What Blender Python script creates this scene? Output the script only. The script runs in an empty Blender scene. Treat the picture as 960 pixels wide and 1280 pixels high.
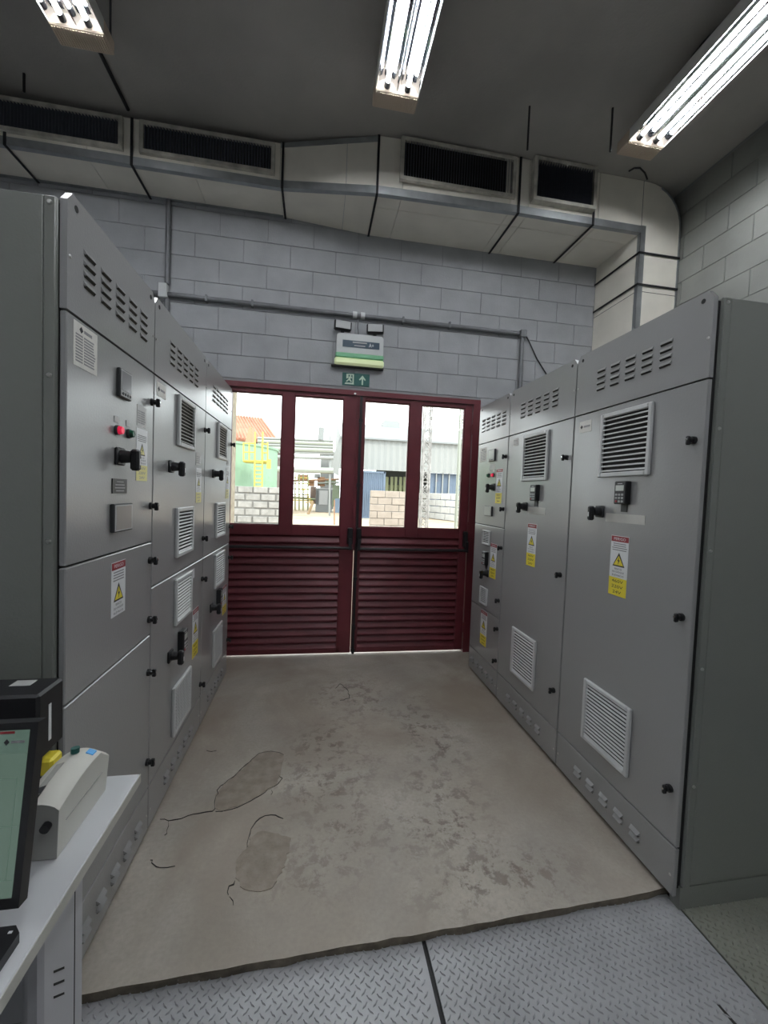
import bpy, bmesh, math, random
from mathutils import Vector, Matrix
random.seed(7)
C = bpy.context.scene.collection
S = bpy.context.scene

# ------------------------------------------------------------------ camera
F_PX, YAW, PITCH, ROLL = 510.95, 0.1662, -0.0415, 0.0378
CAM = Vector((0.0, 0.0, 1.5334))
_f = Vector((math.sin(YAW)*math.cos(PITCH), math.cos(YAW)*math.cos(PITCH), math.sin(PITCH)))
_r0 = Vector((math.cos(YAW), -math.sin(YAW), 0))
_u0 = _r0.cross(_f)
CR = _r0*math.cos(ROLL) + _u0*math.sin(ROLL)
CU = -_r0*math.sin(ROLL) + _u0*math.cos(ROLL)
CF = _f
cd = bpy.data.cameras.new('camera')
cam = bpy.data.objects.new('camera', cd); C.objects.link(cam)
cd.sensor_fit = 'VERTICAL'; cd.sensor_height = 36.0; cd.lens = F_PX/1280*36.0
cd.clip_start = 0.02; cd.clip_end = 500
cam.matrix_world = Matrix(((CR.x, CU.x, -CF.x, CAM.x), (CR.y, CU.y, -CF.y, CAM.y), (CR.z, CU.z, -CF.z, CAM.z), (0, 0, 0, 1)))
S.camera = cam

def at(px, py, axis, val):
    """photo pixel -> the point where its sight line meets the plane axis = val"""
    d = CF + CR*((px-480)/F_PX) + CU*((640-py)/F_PX)
    i = 'xyz'.index(axis)
    return CAM + d*((val-CAM[i])/d[i])

# ------------------------------------------------------------------ world, sun, exposure
w = bpy.data.worlds.new('world'); S.world = w; w.use_nodes = True
bg = w.node_tree.nodes['Background']
bg.inputs[0].default_value = (0.93, 0.97, 1.0, 1); bg.inputs[1].default_value = 4.8
sd = bpy.data.lights.new('sun', 'SUN'); sd.energy = 2.6; sd.angle = 0.03; sd.color = (1.0, 0.93, 0.82)
sun = bpy.data.objects.new('sun', sd); C.objects.link(sun)
sun.rotation_euler = (math.radians(38), math.radians(22), 0)
S.view_settings.view_transform = 'Standard'; S.view_settings.look = 'None'
S.view_settings.gamma = 1; S.view_settings.use_curve_mapping = False
S.view_settings.exposure = 0.0
TUBE = 76.0

# ------------------------------------------------------------------ materials
MATS = {}
def mat(name, col, rough=0.5, metal=0.0, var=0.0, vscale=6.0, bump=0.0, bscale=40.0, emit=0.0, coat=0.0, spec=0.5):
    m = bpy.data.materials.new(name); m.use_nodes = True
    nt = m.node_tree; b = nt.nodes['Principled BSDF']
    b.inputs['Base Color'].default_value = (*col, 1); b.inputs['Roughness'].default_value = rough
    b.inputs['Metallic'].default_value = metal
    b.inputs['Specular IOR Level'].default_value = spec
    if coat: b.inputs['Coat Weight'].default_value = coat; b.inputs['Coat Roughness'].default_value = 0.2
    if emit:
        b.inputs['Emission Color'].default_value = (*col, 1); b.inputs['Emission Strength'].default_value = emit
    if var or bump:
        tc = nt.nodes.new('ShaderNodeNewGeometry')
    if var:
        n = nt.nodes.new('ShaderNodeTexNoise'); n.inputs['Scale'].default_value = vscale; n.inputs['Detail'].default_value = 6
        nt.links.new(tc.outputs['Position'], n.inputs['Vector'])
        r = nt.nodes.new('ShaderNodeMapRange')
        r.inputs[1].default_value = 0.3; r.inputs[2].default_value = 0.7
        r.inputs[3].default_value = 1-var; r.inputs[4].default_value = 1+var
        nt.links.new(n.outputs['Fac'], r.inputs[0])
        mx = nt.nodes.new('ShaderNodeVectorMath'); mx.operation = 'SCALE'
        mx.inputs[0].default_value = col; nt.links.new(r.outputs[0], mx.inputs['Scale'])
        nt.links.new(mx.outputs[0], b.inputs['Base Color'])
    if bump:
        n2 = nt.nodes.new('ShaderNodeTexNoise'); n2.inputs['Scale'].default_value = bscale; n2.inputs['Detail'].default_value = 3
        nt.links.new(tc.outputs['Position'], n2.inputs['Vector'])
        bp = nt.nodes.new('ShaderNodeBump'); bp.inputs['Strength'].default_value = bump; bp.inputs['Distance'].default_value = 0.004
        nt.links.new(n2.outputs['Fac'], bp.inputs['Height']); nt.links.new(bp.outputs[0], b.inputs['Normal'])
    MATS[name] = m
    return m
M = MATS
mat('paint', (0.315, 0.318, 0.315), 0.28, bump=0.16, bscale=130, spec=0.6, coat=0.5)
mat('paint_shaded', (0.225, 0.235, 0.215), 0.30, bump=0.16, bscale=130, coat=0.3)  # same cabinet paint, darkened: shade put into the colour of bodies and sides
mat('gasket', (0.012, 0.012, 0.012), 0.7)
mat('black_plastic', (0.012, 0.012, 0.014), 0.42)
mat('dark_plastic', (0.045, 0.047, 0.05), 0.5)
mat('grey_plastic', (0.45, 0.46, 0.46), 0.45)
mat('grille_plastic', (0.62, 0.63, 0.63), 0.42)
mat('chrome', (0.75, 0.75, 0.75), 0.2, 1.0)
mat('screw', (0.55, 0.55, 0.53), 0.35, 1.0)
mat('paper', (0.78, 0.77, 0.73), 0.6, var=0.05, vscale=40)
mat('sticker_white', (0.80, 0.81, 0.83), 0.4)
mat('sticker_grey', (0.50, 0.50, 0.49), 0.45)
mat('sticker_yellow', (0.86, 0.72, 0.06), 0.4)
mat('sticker_pale_yellow', (0.78, 0.72, 0.25), 0.35)
mat('sticker_red', (0.30, 0.025, 0.035), 0.4)
mat('ink', (0.03, 0.03, 0.035), 0.6)
mat('ink_grey', (0.30, 0.30, 0.31), 0.6)
mat('tape', (0.60, 0.59, 0.55), 0.5)
mat('lens_red', (0.75, 0.02, 0.07), 0.25, emit=0.55)
mat('lens_green', (0.01, 0.10, 0.055), 0.25)
mat('lcd', (0.55, 0.58, 0.54), 0.25)
mat('lcd_grey', (0.30, 0.31, 0.32), 0.15)
mat('hmi_glass', (0.42, 0.40, 0.37), 0.12)
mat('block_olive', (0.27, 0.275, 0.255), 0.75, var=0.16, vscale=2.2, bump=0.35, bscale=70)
mat('block_paint', (0.37, 0.38, 0.395), 0.72, var=0.10, vscale=5, bump=0.35, bscale=70)
mat('mortar', (0.29, 0.295, 0.30), 0.9)
mat('ceiling_concrete', (0.42, 0.40, 0.375), 0.9, var=0.16, vscale=1.3, bump=0.3, bscale=60)
mat('duct_board', (0.86, 0.82, 0.73), 0.55, var=0.06, vscale=4)
mat('duct_metal', (0.40, 0.42, 0.43), 0.42, 0.75, var=0.15, vscale=9)
mat('grille_cream', (0.52, 0.50, 0.44), 0.55, var=0.3, vscale=11)
mat('blade', (0.10, 0.11, 0.14), 0.5)
mat('strap', (0.012, 0.012, 0.014), 0.6)
mat('conduit', (0.17, 0.175, 0.185), 0.5, 0.3, var=0.15, vscale=10)
mat('maroon', (0.135, 0.022, 0.030), 0.42, var=0.12, vscale=7)
mat('lamp_cap', (0.64, 0.53, 0.42), 0.5)
mat('lamp_body', (0.75, 0.75, 0.72), 0.35)
mat('reflector', (0.55, 0.57, 0.60), 0.08, 1.0)
mat('tube', (0.94, 0.97, 1.0), 0.3, emit=TUBE)
mat('desk_white', (0.66, 0.67, 0.69), 0.35)
mat('desk_grey', (0.52, 0.52, 0.54), 0.5)
mat('desk_edge', (0.56, 0.55, 0.50), 0.5)
mat('printer_beige', (0.68, 0.67, 0.61), 0.45)
mat('printer_grey', (0.42, 0.42, 0.39), 0.5)
mat('sign_green', (0.012, 0.10, 0.085), 0.4)
mat('sign_pale', (0.55, 0.68, 0.55), 0.5)
mat('light_body', (0.60, 0.62, 0.62), 0.5)
mat('light_green', (0.20, 0.50, 0.28), 0.4)
mat('light_bar', (0.75, 0.85, 0.50), 0.4, emit=0.25)
mat('light_label', (0.03, 0.06, 0.09), 0.4)
mat('sky_blue', (0.10, 0.42, 0.85), 0.5)
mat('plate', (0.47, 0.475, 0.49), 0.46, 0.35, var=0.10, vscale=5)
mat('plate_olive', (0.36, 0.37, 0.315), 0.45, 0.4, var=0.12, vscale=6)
mat('crack', (0.035, 0.032, 0.03), 0.95)
mat('patch', (0.305, 0.262, 0.215), 0.9, var=0.18, vscale=22, bump=0.7, bscale=90)
mat('floor_under', (0.05, 0.05, 0.05), 0.9)
mat('wall_plain', (0.42, 0.43, 0.44), 0.8, var=0.08, vscale=3)
# outdoors
mat('sand', (0.384, 0.310, 0.223), 0.95, var=0.25, vscale=0.7)
mat('out_block', (0.273, 0.267, 0.254), 0.95, var=0.22, vscale=6)
mat('out_mortar', (0.15, 0.147, 0.14), 0.95, var=0.15, vscale=9)
mat('out_block_tan', (0.310, 0.267, 0.229), 0.95, var=0.12, vscale=5)
mat('out_block_white', (0.496, 0.490, 0.471), 0.9, var=0.08, vscale=3)
mat('tank_green', (0.198, 0.322, 0.223), 0.6, var=0.08, vscale=0.8)
mat('rail_yellow', (0.496, 0.409, 0.074), 0.5)
mat('roof_tile', (0.341, 0.155, 0.099), 0.85, var=0.2, vscale=2)
mat('brown_wall', (0.186, 0.136, 0.118), 0.9)
mat('pipe_grey', (0.260, 0.273, 0.267), 0.5, 0.2)
mat('pipe_pale', (0.27, 0.29, 0.25), 0.5)
mat('pipe_green', (0.279, 0.341, 0.236), 0.6)
mat('rust', (0.310, 0.174, 0.099), 0.85)
mat('box_grey', (0.205, 0.217, 0.217), 0.6)
mat('box_light', (0.384, 0.391, 0.397), 0.6)
mat('clad_white', (0.265, 0.275, 0.27), 0.7)
mat('roof_white', (0.20, 0.215, 0.22), 0.6)
mat('clad_blue', (0.10, 0.135, 0.19), 0.6, var=0.2, vscale=0.7)
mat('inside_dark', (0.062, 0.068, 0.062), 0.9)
mat('green_yellow', (0.26, 0.28, 0.16), 0.8)
mat('mast', (0.260, 0.254, 0.248), 0.8, var=0.4, vscale=5)
mat('timber', (0.310, 0.223, 0.136), 0.9)
mat('cream_wall', (0.384, 0.341, 0.260), 0.95, var=0.25, vscale=14)

# glass: thin pane, mostly clear with a fresnel reflection
g = bpy.data.materials.new('pane_glass'); g.use_nodes = True; nt = g.node_tree
for n in list(nt.nodes): nt.nodes.remove(n)
o_ = nt.nodes.new('ShaderNodeOutputMaterial'); mx = nt.nodes.new('ShaderNodeMixShader'); fr = nt.nodes.new('ShaderNodeFresnel'); fr.inputs[0].default_value = 1.45
t_ = nt.nodes.new('ShaderNodeBsdfTransparent'); t_.inputs[0].default_value = (0.95, 0.97, 0.96, 1)
gl = nt.nodes.new('ShaderNodeBsdfGlossy'); gl.inputs['Roughness'].default_value = 0.02
nt.links.new(fr.outputs[0], mx.inputs[0]); nt.links.new(t_.outputs[0], mx.inputs[1]); nt.links.new(gl.outputs[0], mx.inputs[2]); nt.links.new(mx.outputs[0], o_.inputs[0])
M['pane_glass'] = g

# concrete floor: mottled, with worn dark stains
m = bpy.data.materials.new('floor_concrete'); m.use_nodes = True; nt = m.node_tree; b = nt.nodes['Principled BSDF']
geo = nt.nodes.new('ShaderNodeNewGeometry')
def noise(scale, detail=6, rough=0.55, dist=0.0):
    n = nt.nodes.new('ShaderNodeTexNoise'); n.inputs['Scale'].default_value = scale; n.inputs['Detail'].default_value = detail
    n.inputs['Roughness'].default_value = rough; n.inputs['Distortion'].default_value = dist
    nt.links.new(geo.outputs['Position'], n.inputs['Vector']); return n.outputs['Fac']
def ramp(fac, a, b_, c0, c1):
    r = nt.nodes.new('ShaderNodeMapRange'); r.inputs[1].default_value = a; r.inputs[2].default_value = b_
    r.inputs[3].default_value = c0; r.inputs[4].default_value = c1; nt.links.new(fac, r.inputs[0]); return r.outputs[0]
def mixc(fac, c0, c1):
    x = nt.nodes.new('ShaderNodeMix'); x.data_type = 'RGBA'
    for k, c in ((6, c0), (7, c1)):
        if isinstance(c, tuple): x.inputs[k].default_value = (*c, 1)
        else: nt.links.new(c, x.inputs[k])
    nt.links.new(fac, x.inputs[0]); return x.outputs[2]
def mul(a, b_):
    x = nt.nodes.new('ShaderNodeMath'); x.operation = 'MULTIPLY'; nt.links.new(a, x.inputs[0])
    if isinstance(b_, float): x.inputs[1].default_value = b_
    else: nt.links.new(b_, x.inputs[1])
    return x.outputs[0]
def blob(cx, cy, rx, ry):
    mp = nt.nodes.new('ShaderNodeMapping'); mp.vector_type = 'TEXTURE'
    mp.inputs['Location'].default_value = (cx, cy, 0); mp.inputs['Scale'].default_value = (rx, ry, 1)
    nt.links.new(geo.outputs['Position'], mp.inputs[0])
    l = nt.nodes.new('ShaderNodeVectorMath'); l.operation = 'LENGTH'; nt.links.new(mp.outputs[0], l.inputs[0])
    return ramp(l.outputs['Value'], 0.25, 1.0, 1.0, 0.0)
def vmax(a, b_):
    x = nt.nodes.new('ShaderNodeMath'); x.operation = 'MAXIMUM'; nt.links.new(a, x.inputs[0]); nt.links.new(b_, x.inputs[1]); return x.outputs[0]
col = mixc(ramp(noise(2.2), 0.35, 0.65, 0, 1), (0.385, 0.350, 0.305), (0.505, 0.460, 0.395))
col = mixc(ramp(noise(1.1, 4, 0.6, 0.6), 0.42, 0.66, 0, 0.9), col, (0.315, 0.258, 0.205))
col = mixc(ramp(noise(60, 3), 0.35, 0.7, 0, 0.35), col, (0.29, 0.26, 0.222))
zones = None
for bl in [(0.12, 2.25, 0.42, 0.75), (0.62, 1.85, 0.42, 0.55), (0.35, 3.05, 0.45, 0.45), (0.75, 2.5, 0.30, 0.7), (0.75, 1.5, 0.5, 0.22), (0.05, 1.75, 0.40, 0.35)]:
    q = blob(*bl); zones = q if zones is None else vmax(zones, q)
stain = mul(mul(ramp(noise(13, 10, 0.76, 0.2), 0.505, 0.565, 0, 1), zones), ramp(noise(3.1, 3), 0.38, 0.60, 0.35, 1.0))
col = mixc(mul(stain, 0.95), col, (0.20, 0.162, 0.135))
nt.links.new(col, b.inputs['Base Color'])
nt.links.new(ramp(noise(4), 0.3, 0.7, 0.50, 0.78), b.inputs['Roughness'])
bp = nt.nodes.new('ShaderNodeBump'); bp.inputs['Strength'].default_value = 0.35; bp.inputs['Distance'].default_value = 0.004
nt.links.new(noise(55, 5, 0.65), bp.inputs['Height']); nt.links.new(bp.outputs[0], b.inputs['Normal'])
M['floor_concrete'] = m
mat('slab_edge', (0.17, 0.145, 0.11), 0.95, var=0.3, vscale=25, bump=0.8, bscale=60)

# screen: a pale green process page with thin lines
m = bpy.data.materials.new('screen'); m.use_nodes = True; nt = m.node_tree; b = nt.nodes['Principled BSDF']
b.inputs['Base Color'].default_value = (0.02, 0.03, 0.025, 1); b.inputs['Roughness'].default_value = 0.18
b.inputs['Emission Color'].default_value = (0.20, 0.30, 0.24, 1); b.inputs['Emission Strength'].default_value = 0.42
M['screen'] = m
mat('screen_band', (0.13, 0.20, 0.16), 0.2, emit=0.35)

# ------------------------------------------------------------------ mesh helpers
WO = {}          # world origin of every thing / part
class MB:
    def __init__(s): s.v = []; s.f = []; s.mi = []; s.mats = []
    def mat(s, name):
        if name not in s.mats: s.mats.append(name)
        return s.mats.index(name)
    def add(s, vs, fs, m=0):
        k = len(s.v); s.v += [tuple(p) for p in vs]
        for f in fs: s.f.append(tuple(k+i for i in f)); s.mi.append(m)
        return s
    def box(s, x0, x1, y0, y1, z0, z1, m=0):
        x0, x1 = min(x0, x1), max(x0, x1); y0, y1 = min(y0, y1), max(y0, y1); z0, z1 = min(z0, z1), max(z0, z1)
        return s.add([(x0,y0,z0),(x1,y0,z0),(x1,y1,z0),(x0,y1,z0),(x0,y0,z1),(x1,y0,z1),(x1,y1,z1),(x0,y1,z1)],
              [(0,3,2,1),(4,5,6,7),(0,1,5,4),(1,2,6,5),(2,3,7,6),(3,0,4,7)], m)
    def cbox(s, x0, x1, y0, y1, z0, z1, c=0.002, m=0):
        bm = bmesh.new(); bmesh.ops.create_cube(bm, size=1)
        for v in bm.verts:
            v.co = Vector(((x0+x1)/2+v.co.x*abs(x1-x0), (y0+y1)/2+v.co.y*abs(y1-y0), (z0+z1)/2+v.co.z*abs(z1-z0)))
        c = min(c, abs(x1-x0)*0.4, abs(y1-y0)*0.4, abs(z1-z0)*0.4)
        bmesh.ops.bevel(bm, geom=bm.edges[:], offset=c, segments=1, affect='EDGES')
        bm.verts.index_update()
        s.add([v.co.copy() for v in bm.verts], [[v.index for v in f.verts] for f in bm.faces], m); bm.free(); return s
    def cyl(s, p0, p1, r0, r1=None, n=16, m=0, caps=True):
        p0 = Vector(p0); p1 = Vector(p1); r1 = r0 if r1 is None else r1
        a = (p1-p0).normalized(); t = Vector((0,0,1)) if abs(a.z) < 0.9 else Vector((1,0,0))
        u = a.cross(t).normalized(); v = a.cross(u)
        vs = []
        for p, r in ((p0, r0), (p1, r1)):
            for i in range(n):
                an = 2*math.pi*i/n; vs.append(p+u*(r*math.cos(an))+v*(r*math.sin(an)))
        fs = [(i, (i+1) % n, n+(i+1) % n, n+i) for i in range(n)]
        if caps: fs += [tuple(range(n-1, -1, -1)), tuple(range(n, 2*n))]
        return s.add(vs, fs, m)
    def tube(s, pts, r, n=8, m=0):
        for a, b_ in zip(pts[:-1], pts[1:]): s.cyl(a, b_, r, n=n, m=m)
        return s
    def prism(s, poly, axis, a, b_, m=0):
        """poly: 2D points on the two other axes (in xyz order), extruded along axis a..b"""
        i = 'xyz'.index(axis); n = len(poly)
        def mk(p, t):
            q = list(p); q.insert(i, t); return tuple(q)
        vs = [mk(p, a) for p in poly]+[mk(p, b_) for p in poly]
        fs = [tuple(range(n)), tuple(range(2*n-1, n-1, -1))]+[(k, (k+1) % n, n+(k+1) % n, n+k) for k in range(n)]
        return s.add(vs, fs, m)
    def mesh(s, name, mats, origin=None, smooth=False):
        xs = list(zip(*s.v))
        c = origin if origin is not None else Vector([(min(a)+max(a))/2 for a in xs])
        me = bpy.data.meshes.new(name)
        me.from_pydata([(p[0]-c[0], p[1]-c[1], p[2]-c[2]) for p in s.v], [], s.f)
        for k in mats: me.materials.append(M[k])
        me.polygons.foreach_set('material_index', s.mi)
        bm = bmesh.new(); bm.from_mesh(me); bmesh.ops.recalc_face_normals(bm, faces=bm.faces); bm.to_mesh(me); bm.free()
        if smooth:
            me.polygons.foreach_set('use_smooth', [True]*len(me.polygons))
            me.set_sharp_from_angle(angle=math.radians(40))
        me.update()
        return me, Vector(c)
    def build(s, name, mats, parent=None, smooth=False, label=None):
        if isinstance(mats, str): mats = [mats]
        me, c = s.mesh(name, mats, smooth=smooth)
        return link(name, me, c, parent, label)
def link(name, me, wloc, parent=None, label=None):
    o = bpy.data.objects.new(name, me); C.objects.link(o)
    put(o, wloc, parent)
    if label: o['label'] = label
    return o
def put(o, wloc, parent=None):
    wloc = Vector(wloc)
    if parent is not None:
        o.parent = parent; o.location = wloc-WO[parent.name]
    else: o.location = wloc
    WO[o.name] = wloc
def tag(o, label, cat, group=None, kind=None):
    if label: o['label'] = label
    if cat: o['category'] = cat
    if group: o['group'] = group
    if kind: o['kind'] = kind
    return o
def thing(name, loc, label=None, cat=None, group=None, kind=None):
    o = bpy.data.objects.new(name, None); o.empty_display_size = 0.1; C.objects.link(o); put(o, loc)
    return tag(o, label, cat, group, kind)
def struct(o): o['kind'] = 'structure'; return o
def bx(name, mat_, parent, *b6, c=0.0, label=None):
    mb = MB()
    if c: mb.cbox(*b6, c)
    else: mb.box(*b6)
    return mb.build(name, mat_, parent, label=label)
CACHE = {}
def shared(name, key, make, mats, parent, loc, label=None, smooth=False):
    if key not in CACHE:
        mb = make(); CACHE[key] = mb.mesh(name, mats, origin=(0, 0, 0), smooth=smooth)[0]
    return link(name, CACHE[key], loc, parent, label)
TXT = {}
def text_mesh(txt, matn):
    k = (txt, matn)
    if k not in TXT:
        cu = bpy.data.curves.new('lettering', 'FONT'); cu.body = txt; cu.size = 1.0; cu.align_x = 'CENTER'; cu.align_y = 'CENTER'
        cu.resolution_u = 2
        o = bpy.data.objects.new('lettering_source', cu); me = bpy.data.meshes.new_from_object(o)
        bpy.data.objects.remove(o); me.materials.clear(); me.materials.append(M[matn])
        wd = max(v.co.x for v in me.vertices)-min(v.co.x for v in me.vertices)
        ht = max(v.co.y for v in me.vertices)-min(v.co.y for v in me.vertices)
        cy = (max(v.co.y for v in me.vertices)+min(v.co.y for v in me.vertices))/2
        cx = (max(v.co.x for v in me.vertices)+min(v.co.x for v in me.vertices))/2
        for v in me.vertices: v.co.x -= cx; v.co.y -= cy
        TXT[k] = (me, wd, ht)
    return TXT[k]
def lettering(txt, matn, parent, center, right, up, width, height, name='lettering'):
    me, wd, ht = text_mesh(txt, matn)
    o = bpy.data.objects.new(name, me); C.objects.link(o); put(o, center, parent)
    r = Vector(right); u = Vector(up); n = r.cross(u)
    o.rotation_euler = Matrix((r, u, n)).transposed().to_euler()
    o.scale = (width/wd, height/ht, 1)
    return o

# ================================================================== ROOM SHELL
D = 3.8316; XL = -0.6856; XR = 1.4044
ZC = 4.34; WXR = 3.13; WXL = -2.75; YB = -3.2
# --- concrete slab with a broken front edge
mb = MB(); n = 96
front = []
for i in range(n+1):
    x = WXL+(WXR-WXL)*i/n
    y = 1.312+(x)*0.030 + random.uniform(-0.003, 0.003)
    if x > 1.39: y = 1.362
    front.append((x, y))
vs = [(x, y, 0) for x, y in front]+[(x, D+0.2, 0) for x, y in front]+[(x, y+random.uniform(-0.001, 0.007), -0.03) for x, y in front]
k = n+1
fs = [(i, i+1, k+i+1, k+i) for i in range(n)]; mb.add(vs, fs, 0)
mb.add(vs, [(2*k+i, 2*k+i+1, i+1, i) for i in range(n)], 1)
mb.box(WXL, WXR, 1.45, D+0.2, -0.2, -0.031, 1)
floor = struct(mb.build('floor', ['floor_concrete', 'slab_edge']))
def patch(pts, name='mortar_patch', z=0.0025):
    P = [at(200+x/2.667, 840+y/2.667, 'z', 0) for x, y in pts]
    m2 = MB(); nn = len(P); c = sum(P, Vector())/nn
    # rounded subdivision of the traced outline
    Q = []
    for i in range(nn):
        a, b_, d_, e = P[i-1], P[i], P[(i+1) % nn], P[(i+2) % nn]
        for t in (0, .25, .5, .75):
            q = 0.5*((2*b_)+(d_-a)*t+(2*a-5*b_+4*d_-e)*t*t+(3*b_-a-3*d_+e)*t**3)
            Q.append(q+Vector((random.uniform(-.007, .007), random.uniform(-.007, .007), 0)))
    m2.prism([(q.x, q.y) for q in Q], 'z', -0.004, z); return m2.build(name, 'patch', floor)
patch([(185,460),(195,395),(245,350),(300,300),(330,272),(370,265),(412,275),(405,320),(392,372),(350,400),(300,430),(240,455)])
patch([(250,640),(290,590),(300,560),(340,530),(410,545),(437,565),(428,600),(415,650),(395,690),(370,720),(310,730),(262,700)])
def crack(pts, wd=0.004, scale=(200, 840, 2.667)):
    P = [at(scale[0]+x/scale[2], scale[1]+y/scale[2], 'z', 0) for x, y in pts]
    Q = [P[0]]
    for a, b_ in zip(P[:-1], P[1:]):
        kk = max(2, int((b_-a).length/0.025))
        for i in range(1, kk+1):
            q = a.lerp(b_, i/kk)
            if i < kk: q = q+Vector((random.uniform(-.008, .008), random.uniform(-.008, .008), 0))
            Q.append(q)
    m2 = MB(); vs = []
    for i, q in enumerate(Q):
        d_ = (Q[min(i+1, len(Q)-1)]-Q[max(i-1, 0)]).normalized(); nn = Vector((-d_.y, d_.x, 0))
        ww = wd*.7*random.uniform(.3, 1)/2*(0.4 if i in (0, len(Q)-1) else 1)
        vs += [q+nn*ww+Vector((0,0,.003)), q-nn*ww+Vector((0,0,.003)), q+nn*ww+Vector((0,0,-.002)), q-nn*ww+Vector((0,0,-.002))]
    fs = []
    for i in range(len(Q)-1):
        a, b_ = 4*i, 4*i+4
        fs += [(a, b_, b_+1, a+1), (a, a+2, b_+2, b_), (a+1, b_+1, b_+3, a+3)]
    m2.add(vs, fs); return m2.build('crack', 'crack', floor)
crack([(0,492),(28,497),(70,490),(130,472),(175,465),(185,455)], .006)
crack([(183,460),(190,395),(245,350),(300,300),(330,272),(370,265),(412,277)], .005)
crack([(185,466),(240,458),(300,432),(350,402),(395,372),(408,355),(395,345)], .0035)
crack([(290,590),(300,540),(320,500),(350,480),(385,478),(411,490)], .006)
crack([(228,745),(230,715),(250,697)], .008)
crack([(245,780),(232,750)], .004)
crack([(370,410),(372,395)], .004)
crack([(0,653),(50,648)], .004); crack([(0,653),(-28,637),(-33,628)], .004)
crack([(155,262),(172,266),(188,262)], .004)
crack([(28,497),(22,530),(15,545)], .004); crack([(585,55),(600,40),(625,60),(632,88),(600,95)], .006)

# --- lower floor and chequer plates
fl2 = bx('floor_lower', 'floor_under', None, WXL, WXR, YB, 1.46, -0.25, -0.045); struct(fl2)
def lugs(x0, x1, y0, y1, par, mt):
    # raised lugs on a lattice turned 45 degrees, alternating so that each points at its neighbour's middle
    p = 0.0228; mb = MB(); L = 0.0118; W = 0.0036; z = -0.03; q = p*.70711
    n1 = int((x1-x0+y1-y0)/q)+2; t = Vector((0, 0, 0.0040))
    for i in range(n1):
        for j in range(-n1, n1):
            cx = x0+.012+(i+j)*q; cy = y0+.012+(i-j)*q
            if not (x0+.012 <= cx <= x1-.012 and y0+.012 <= cy <= y1-.012): continue
            s = 1 if (i+j) % 2 == 0 else -1
            d = Vector((.7071, .7071*s, 0)); nn = Vector((-d.y, d.x, 0)); c = Vector((cx, cy, z))
            mb.add([c-d*L, c+nn*W, c+d*L, c-nn*W, c-d*L*.7+t, c+nn*W*.4+t, c+d*L*.7+t, c-nn*W*.4+t],
                   [(0,1,5,4),(1,2,6,5),(2,3,7,6),(3,0,4,7),(4,5,6,7)])
    o = mb.build('tread_lugs', mt, par); o['kind'] = 'stuff'; return o
def plate(x0, x1, y0, y1, mt, label):
    t = thing('floor_plate', ((x0+x1)/2, (y0+y1)/2, -0.036), label, 'floor plate', 'steel chequer plates over the trench')
    bx('sheet', mt, t, x0, x1, y0, y1, -0.036, -0.030); lugs(x0, x1, y0, y1, t, mt); return t
plate(-0.72, 0.414, 0.16, 1.345, 'plate', 'grey steel chequer plate beside the white desk, left of the dark joint')
plate(0.430, 1.443, 0.16, 1.365, 'plate', 'grey steel chequer plate between the dark joint and the right cabinets')
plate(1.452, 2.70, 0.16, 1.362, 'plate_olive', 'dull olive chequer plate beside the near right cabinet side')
for i, (a, b_) in enumerate([(-2.7, -0.73)]):
    plate(a, b_, 0.16, 1.30, 'plate', 'grey steel chequer plate under the desk')
sl = MB(); sl.prism([(1.294, 1.028), (1.300, 1.031), (1.318, 0.90), (1.303, 0.90)], 'z', -0.0299, -0.0285)
tag(sl.build('lifting_slot', 'crack'), 'narrow dark slot cut in the chequer plate at lower right', 'slot')

# --- block walls: each visible block a piece
def block_mesh(L, H, T=0.02):
    def mk():
        mb = MB(); mb.cbox(-L/2, L/2, -T, T, -H/2, H/2, 0.0025); return mb
    return mk
OX0, OX1, OZ = -0.93, 1.555, 2.49
wallb = MB()
wallb.box(WXL, OX0, D+0.006, D+0.19, 0, ZC); wallb.box(OX1, WXR+0.19, D+0.006, D+0.19, 0, ZC); wallb.box(OX0, OX1, D+0.006, D+0.19, OZ, ZC)
wb = struct(wallb.build('wall_back', 'mortar'))
nblk = 0
for r in range(-18, 5):
    ztop = 3.715+0.2*r
    z0, z1 = ztop-0.2, ztop
    if z1 > ZC+0.15 or z1 < 0.1: continue
    off = 1.311+(0.2 if r % 2 else 0.0)
    for j in range(-12, 6):
        a, b_ = off+0.4*j, off+0.4*j+0.4
        a = max(a, WXL+.01); b_ = min(b_, WXR)
        if b_-a < 0.05: continue
        segs = [(a, b_)]
        if z0 < OZ-0.01:
            segs = []
            if a < OX0-0.02: segs.append((a, min(b_, OX0)))
            if b_ > OX1+0.02: segs.append((max(a, OX1), b_))
        for (p, q) in segs:
            zz0 = max(z0, OZ) if (q > OX0+.01 and p < OX1-.01) else z0
            if z1-zz0 < .04 or q-p < .04: continue
            L = q-p-0.004; H = min(z1, ZC)-max(zz0, 0)-0.004
            zc = (min(z1, ZC)+max(zz0, 0))/2
            shared('block', ('blk', round(L, 3), round(H, 3)), block_mesh(L, H), ['block_paint'], wb, ((p+q)/2, D+0.02, zc)); nblk += 1
wr = MB(); wr.box(WXR+0.006, WXR+0.19, YB, D+0.006, -0.2, ZC)
wr = struct(wr.build('wall_right', 'mortar'))
def block_mesh_y(L, H, T=0.02):
    def mk():
        mb = MB(); mb.cbox(-T, T, -L/2, L/2, -H/2, H/2, 0.0025); return mb
    return mk
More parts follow.
